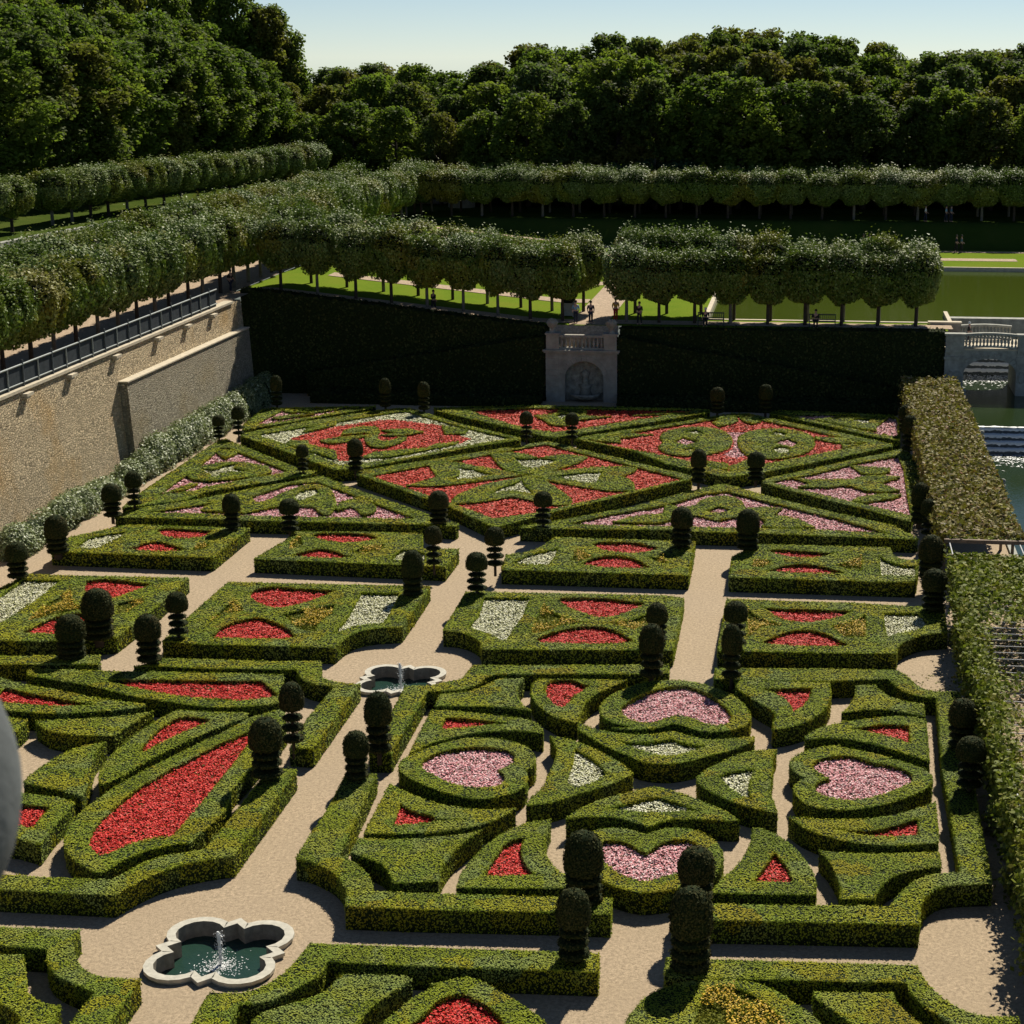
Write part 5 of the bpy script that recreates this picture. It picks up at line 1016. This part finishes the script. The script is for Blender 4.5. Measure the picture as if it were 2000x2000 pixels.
def place_row(Y0,dy,xs,dpy,nm,grp,wf=1.0,P=TP,jx=1.5):
    for k,xp in enumerate(xs):
        Y=Y0+rng.uniform(-dy,dy); xq=xp+rng.uniform(-10,10); t=unY(xq,np.interp(xq,ppx,ppy)+dpy+rng.uniform(-6,14),Y)
        z0=float(terr(t[0],Y)); h=t[2]-z0
        wtree(P,t[0],Y,z0,max(6,h),rng.uniform(.85,1.15)*min(1.25,20/max(h,8)),f'broadleaf tree of the far wood, {nth(k+1)} from the left in its {nm} line','trees of the far wood')
place_row(209.5,2.5,np.arange(610,2150,84),88,'front','',1.0)
place_row(219,3,np.arange(560,2170,78),44,'second','',1.0)
place_row(231,4,np.arange(520,2180,74),14,'third','',1.0)
place_row(245,5,np.arange(500,2190,76),0,'back','',1.0)
lp=[(-80,-60),(100,-60),(250,-50),(400,-45),(470,-30),(520,-8),(560,60),(600,105)]
lx=np.array([p[0] for p in lp]); ly=np.array([p[1] for p in lp])
for r_,(dx,pxs,dp,nm) in enumerate(((9,np.arange(-20,560,52),120,'front'),(17,np.arange(-50,560,56),70,'second'),(26,np.arange(-60,545,58),0,'back'))):
    for k,xp in enumerate(pxs):
        # x offset behind the upper row
        best=None
        for Y in np.arange(110,225,1.):
            q=unY(xp,300,Y); w=np.interp(Y,WLY,WLX)-6-dx
            if best is None or abs(q[0]-w)<best[0]: best=(abs(q[0]-w),Y)
        Y=best[1]+rng.uniform(-1.5,1.5); t=unY(xp+rng.uniform(-8,8),np.interp(xp,lx,ly)+dp+rng.uniform(-10,20),Y); z0=float(upper(t[0],Y)); h=t[2]-z0
        wtree(TPL,t[0],Y,z0,max(8,h),rng.uniform(.9,1.1)*min(1.5,22/max(h,8)),f'tall tree of the left hand wood, {nth(k+1)} from the left in its {nm} line','trees of the left wood')
# dark fir bushes and pavilion
for k,(xp,w,yt) in enumerate(((1190,4.2,305),(1280,6.0,284),(1330,3.6,300))):
    t=unY(xp,yt,205.5); z0=float(terr(t[0],205.5)); mb=MB(); hh=t[2]-z0
    for q in range(26):
        a=rng.random()*6.28; rr=rng.random()**.5*w*.75; zz=hh*(1-(rr/w)**2*1.1)*rng.uniform(.5,.95)
        leafy_blob(mb,(rr*math.cos(a),rr*math.sin(a),zz-.6),(1.3,1.3,1.1),150,.35,0,.5)
    mb.tube([(0,0,-.5),(0,0,hh*.8)],[.3,.1],7,1)
    tag(mb.build('conifer_bush',[M['fir'],M['bark']],loc=(t[0],205.5,z0),local=True),f'dark green conifer behind the far avenue, {["left","middle and largest","right"][k]} one of three','conifer','dark conifers behind the far avenue')
t=unY(900,332,206.); z0=float(terr(t[0],206.)); pv=empty('pavilion',(t[0],206.,z0),'small pavilion with pointed grey slate roof peeping over the far avenue','pavilion')
zr=t[2]-z0
mb=MB(); mb.lathe([(1.9,zr-2.1),(1.2,zr-1.3),(.5,zr-.5),(.12,zr)],8,0,smooth=False); mb.lathe([(.001,zr+.35),(.12,zr+.2),(.05,zr)],8,0); mb.build('roof',[M['slate']],pv)
mb=MB(); mb.lathe([(1.6,-.3),(1.6,zr-2.05)],8,0,smooth=False); mb.build('wall',[M['ashlar']],pv)
# ------------------------------------------------------------------ planters, benches, people
for k,(x,y,hh,lab) in enumerate(((1110,617,1.3,'planter box with clipped ball shrub beside the lawn path behind the fountain house'),(1147,513,1.3,'small far planter box with clipped ball shrub on the sunny lawn'))):
    q=un(x,y,5.5); r=empty('planter',(q[0],q[1],5.5),lab,'planter','planter boxes on the lawn')
    mb=MB(); mb.box(-.5,-.5,.08,.5,.5,1.05); 
    for a in (-.5,.42):
        for b in (-.5,.42): mb.box(a-.02,b-.02,0,a+.10,b+.10,1.12)
    mb.build('tub',[M['ashlard']],r)
    mb=MB(); mb.lathe([(max(.001,.62*math.cos(t)),1.5+.55*math.sin(t)) for t in np.linspace(-1.57,1.57,9)],14,0); leafy_blob(mb,(0,0,1.5),(.66,.66,.6),600,.12,1); mb.build('shrub',YEW,r)
def bench(px_,py_,lab,L=2.0,Y=131.95):
    q=unY(px_,py_,Y); r=empty('bench',(q[0],Y,5.5),lab,'bench','benches facing the garden')
    mb=MB()
    for k in range(4): mb.box(-L/2,-.25+k*.14,.42,L/2,-.14+k*.14,.46)
    mb.build('seat',[M['benchwood']],r)
    mb=MB(); mb.box(-L/2,.34,.86,L/2,.39,.95); mb.box(-L/2,.33,.5,L/2,.38,.56)
    for x in np.linspace(-L/2+.06,L/2-.06,13): mb.box(x-.025,.345,.561,x+.025,.375,.859)
    mb.build('backrest',[M['benchwood']],r)
    for x in (-L/2+.05,L/2-.05):
        for y0_,hh in ((-.22,.62),(.34,.95)):
            mb=MB(); mb.box(x-.035,y0_-.035,0,x+.035,y0_+.035,hh-.01 if hh>.9 else .419); mb.build('leg',[M['benchwood']],r)
        mb=MB(); mb.box(x-.03,-.27,.62,x+.03,.33,.66); mb.box(x-.03,-.255,.461,x+.03,-.195,.619); mb.build('armrest',[M['benchwood']],r)
bench(1388,630,'wooden bench above the bank near the path with a person sitting on it',2.0)
bench(1606,630,'wooden bench above the bank in front of the glittering lake',2.0)
SK=plain('skin',(.50,.30,.22),.6,.08,4); HR=plain('dark_hair',(.03,.022,.018),.6,.2,20)
def cloth(n,c): return plain(n,c,.85,.12,8)
def skin(nm,V,E,R,m,parent,root=0):
    me=bpy.data.meshes.new(nm); me.from_pydata([tuple(v) for v in V],E,[]); o=bpy.data.objects.new(nm,me); COL.objects.link(o); o.parent=parent
    md=o.modifiers.new('Skin','SKIN'); md.use_smooth_shade=True
    for i,s in enumerate(me.skin_vertices[0].data): s.radius=(R[i] if hasattr(R[i],'__len__') else (R[i],R[i])); s.use_root=(i==root)
    sb=o.modifiers.new('Sub','SUBSURF'); sb.levels=1; sb.render_levels=1
    me.materials.append(m); return o
def person(loc,rz,label,shirt,legs,pose='stand',s=1.,hat=None,bag=False):
    r=empty('person',loc,label,'person',None,rz); r.scale=(s,s,s)
    if pose=='sit': hip,kn,an,dz=(0,0,.52),(.42,.52),(.44,.06),-.40
    z=-.40 if pose=='sit' else 0.
    st=.10 if pose!='walk' else .10
    sw=.18 if pose=='walk' else .02
    V=[(0,0,.92+z),(0,-.01,1.15+z),(0,0,1.36+z),(0,0,1.46+z),(0,-.02,1.56+z),(0,-.02,1.68+z)]
    E=[(0,1),(1,2),(2,3),(3,4),(4,5)]; R=[(.14,.10),(.14,.10),(.16,.10),.055,(.085,.10),(.065,.08)]
    def leg(sx,f):
        i=len(V)
        if pose=='sit': P=[(sx*.09,-.05,.90+z),(sx*.11,-.45,.88+z),(sx*.11,-.46,.46+z),(sx*.11,-.48,.04-0),(sx*.11,-.62,.03)]
        else: P=[(sx*.09,0,.86),(sx*.09,-f*.5,.48),(sx*.09,-f*.4+(.1 if f<0 else 0),.08),(sx*.09,-f*.4-.14,.04)]
        V.extend(P); R.extend([.095,.065,.05,.04,.03][:len(P)]); E.append((0,i)); E.extend((i+k,i+k+1) for k in range(len(P)-1))
    leg(-1,sw); leg(1,-sw)
    def arm(sx,f):
        i=len(V); P=[(sx*.19,0,1.36+z),(sx*.25,.03-f*.3,1.08+z),(sx*.22,-.16-f*.5,.90+z),(sx*.21,-.22-f*.5,.83+z)]
        V.extend(P); R.extend([.055,.045,.035,.035]); E.append((2,i)); E.extend((i+k,i+k+1) for k in range(3)); return i
    la=arm(-1,-sw); ra=arm(1,sw)
    skin('body',V,E,R,SK,r)
    k=[0,1,2,la,la+1,ra,ra+1]; mp={a:i for i,a in enumerate(k)}
    skin('shirt',[V[a] for a in k],[(mp[a],mp[b]) for a,b in E if a in mp and b in mp],[((R[a][0]+.02,R[a][1]+.02) if hasattr(R[a],'__len__') else R[a]+.018) for a in k],shirt,r)
    nl=5 if pose=='sit' else 4
    k=[0]+[6+q for q in range(nl-1)]+[6+nl+q for q in range(nl-1)]; mp={a:i for i,a in enumerate(k)}
    skin('trousers',[V[a] for a in k],[(mp[a],mp[b]) for a,b in E if a in mp and b in mp],[((R[a][0]+.02,R[a][1]+.02) if hasattr(R[a],'__len__') else R[a]+.016) for a in k],legs,r)
    mb=MB(); mb.lathe([(.105,1.60+z),(.108,1.66+z),(.085,1.74+z),(.001,1.775+z)],12,0,(0,.0,0)); mb.build('hat' if hat else 'hair',[hat or HR],r)
    return r
NAVY=cloth('navy_cloth',(.02,.025,.05)); DARK=cloth('dark_cloth',(.025,.025,.025)); BLUE=cloth('light_blue_cloth',(.25,.45,.6)); YEL=cloth('yellow_cloth',(.55,.33,.04)); REDC=cloth('red_cloth',(.40,.03,.025)); WHT=cloth('white_cloth',(.75,.75,.72)); STEEL=cloth('steel_blue_cloth',(.10,.18,.26))
def at(px_,py_,z): return tuple(un(px_,py_,z))
person((-14.9,133.6,5.5),.3,'person in yellow top and red trousers standing by the tree behind the fountain house',YEL,REDC)
person((-12.9,131.75,5.5),-.4,'person in dark clothes standing by the first tree right of the path',DARK,DARK,'walk')
person((-17.75,131.9,5.5),0,'person in light blue sitting behind the fountain house balustrade',BLUE,NAVY)
person((-16.6,131.85,5.5),.2,'person in navy behind the fountain house balustrade',NAVY,NAVY)
person((-29.0,133.4,5.95),2.6,'dark dressed person between the trunks above the left bank',DARK,DARK,'walk')
person((-44.1,130.6,7.65),1.2,'dark dressed person under the lindens at the end of the terrace rail',DARK,NAVY,'walk')
q=unY(1893,640,131.4); person((q[0],131.4,4.42),1.4,'person in dark clothes and pale cap leaning on the bridge balustrade',DARK,NAVY,'walk',1.,WHT)
q=unY(1378,630,131.95); person((q[0],131.9,5.5),0,'person sitting on the bench near the path with a white cap',DARK,DARK,'sit',1.,WHT)
q=unY(1593,630,131.95); person((q[0],131.9,5.5),0,'dark dressed person sitting on the bench before the lake',DARK,DARK,'sit')
for px_,lab,sh in ((1698,'far person in light blue walking at the foot of the grass bank',BLUE),(1686,'far dark dressed person walking beside the light blue one',DARK),(1868,'far dark dressed person of the right pair at the foot of the bank',NAVY),(1878,'far pale shirted person of the right pair at the foot of the bank',STEEL)):
    q=unY(px_,480,186.3); person((q[0],186.3,5.51),1.5,lab,sh,DARK,'walk')
for px_,lab,sh in ((1808,'far white shirted person under the far avenue trees',WHT),(1848,'far blue shirted person under the far avenue trees, left of a pair',BLUE),(1858,'far steel blue person under the far avenue trees, right of a pair',STEEL)):
    q=unY(px_,420,193.); person((q[0],193.,8.0),1.5,lab,sh,NAVY,'walk')
# ------------------------------------------------------------------ near stone ball on the parapet
bd=3.0; q=ray(-382,1562); q=q/np.linalg.norm(q)*bd*1.09; rb=.345
fb=empty('stone_finial',(q[0],q[1],CH+q[2]-rb-.35),'out of focus grey stone ball at the left edge, close to the camera','stone ball')
mb=MB(); mb.lathe([(max(.001,rb*math.cos(t)),rb+.35+rb*math.sin(t)) for t in np.linspace(-1.57,1.57,24)],40,0); mb.build('ball',[M['blurstone']],fb)
mb=MB(); mb.lathe([(.26,0),(.26,.08),(.2,.12),(.14,.2),(.13,.3),(.17,.36),(.17,.40)],24,0); mb.build('pedestal',[M['blurstone']],fb)
ztop=CH+q[2]-rb-.35
mb=MB(); mb.box(-8,q[1]-.45,-.2,6,q[1]+.30,ztop-.002); tag(mb.build('castle_wall',[M['ashlar']],loc=(-1,q[1],0)),'castle wall with parapet under the camera, carrying the stone ball','wall')
# ------------------------------------------------------------------ camera, light, sky
cam=bpy.data.cameras.new('camera'); co=bpy.data.objects.new('camera',cam); COL.objects.link(co)
cam.sensor_fit='HORIZONTAL'; cam.sensor_width=36.; cam.lens=F/2000*36; cam.shift_x=-(CX-1000)/2000; cam.shift_y=0.
co.location=(0,0,CH); co.rotation_euler=(math.pi/2-TH,0,PSI)
cam.clip_start=.2; cam.clip_end=3000
cam.dof.use_dof=True; cam.dof.focus_distance=75.; cam.dof.aperture_fstop=cam.lens/9.
scene.camera=co
AZ,EL=math.radians(SUN_AZ),math.radians(SUN_EL)
sd=Vector((math.sin(AZ)*math.cos(EL),math.cos(AZ)*math.cos(EL),math.sin(EL)))
sl=bpy.data.lights.new('sun','SUN'); sl.energy=SUN_E; sl.angle=math.radians(.53); sl.color=(1.,.93,.80)
so=bpy.data.objects.new('sun',sl); COL.objects.link(so); so.rotation_euler=sd.to_track_quat('Z','Y').to_euler(); so.location=(0,60,80)
w=bpy.data.worlds.new('World'); scene.world=w; w.use_nodes=True; nt=w.node_tree
sk=nt.nodes.new('ShaderNodeTexSky'); sk.sky_type='NISHITA'; sk.sun_disc=False; sk.sun_elevation=EL; sk.sun_rotation=AZ; sk.altitude=80; sk.air_density=.58; sk.dust_density=SKY_D; sk.ozone_density=1.
nt.links.new(sk.outputs[0],nt.nodes['Background'].inputs[0]); nt.nodes['Background'].inputs[1].default_value=SKY_S
scene.view_settings.view_transform='Standard'; scene.view_settings.look='None'; scene.view_settings.exposure=EXPO; scene.view_settings.gamma=1.
scene.cycles.max_bounces=5; scene.cycles.diffuse_bounces=1; scene.cycles.glossy_bounces=3; scene.cycles.transmission_bounces=3; scene.cycles.transparent_max_bounces=4

for o in scene.objects:
    if 'label' in o and len(o['label'].split())>16: print('LONG',len(o['label'].split()),o['label'])
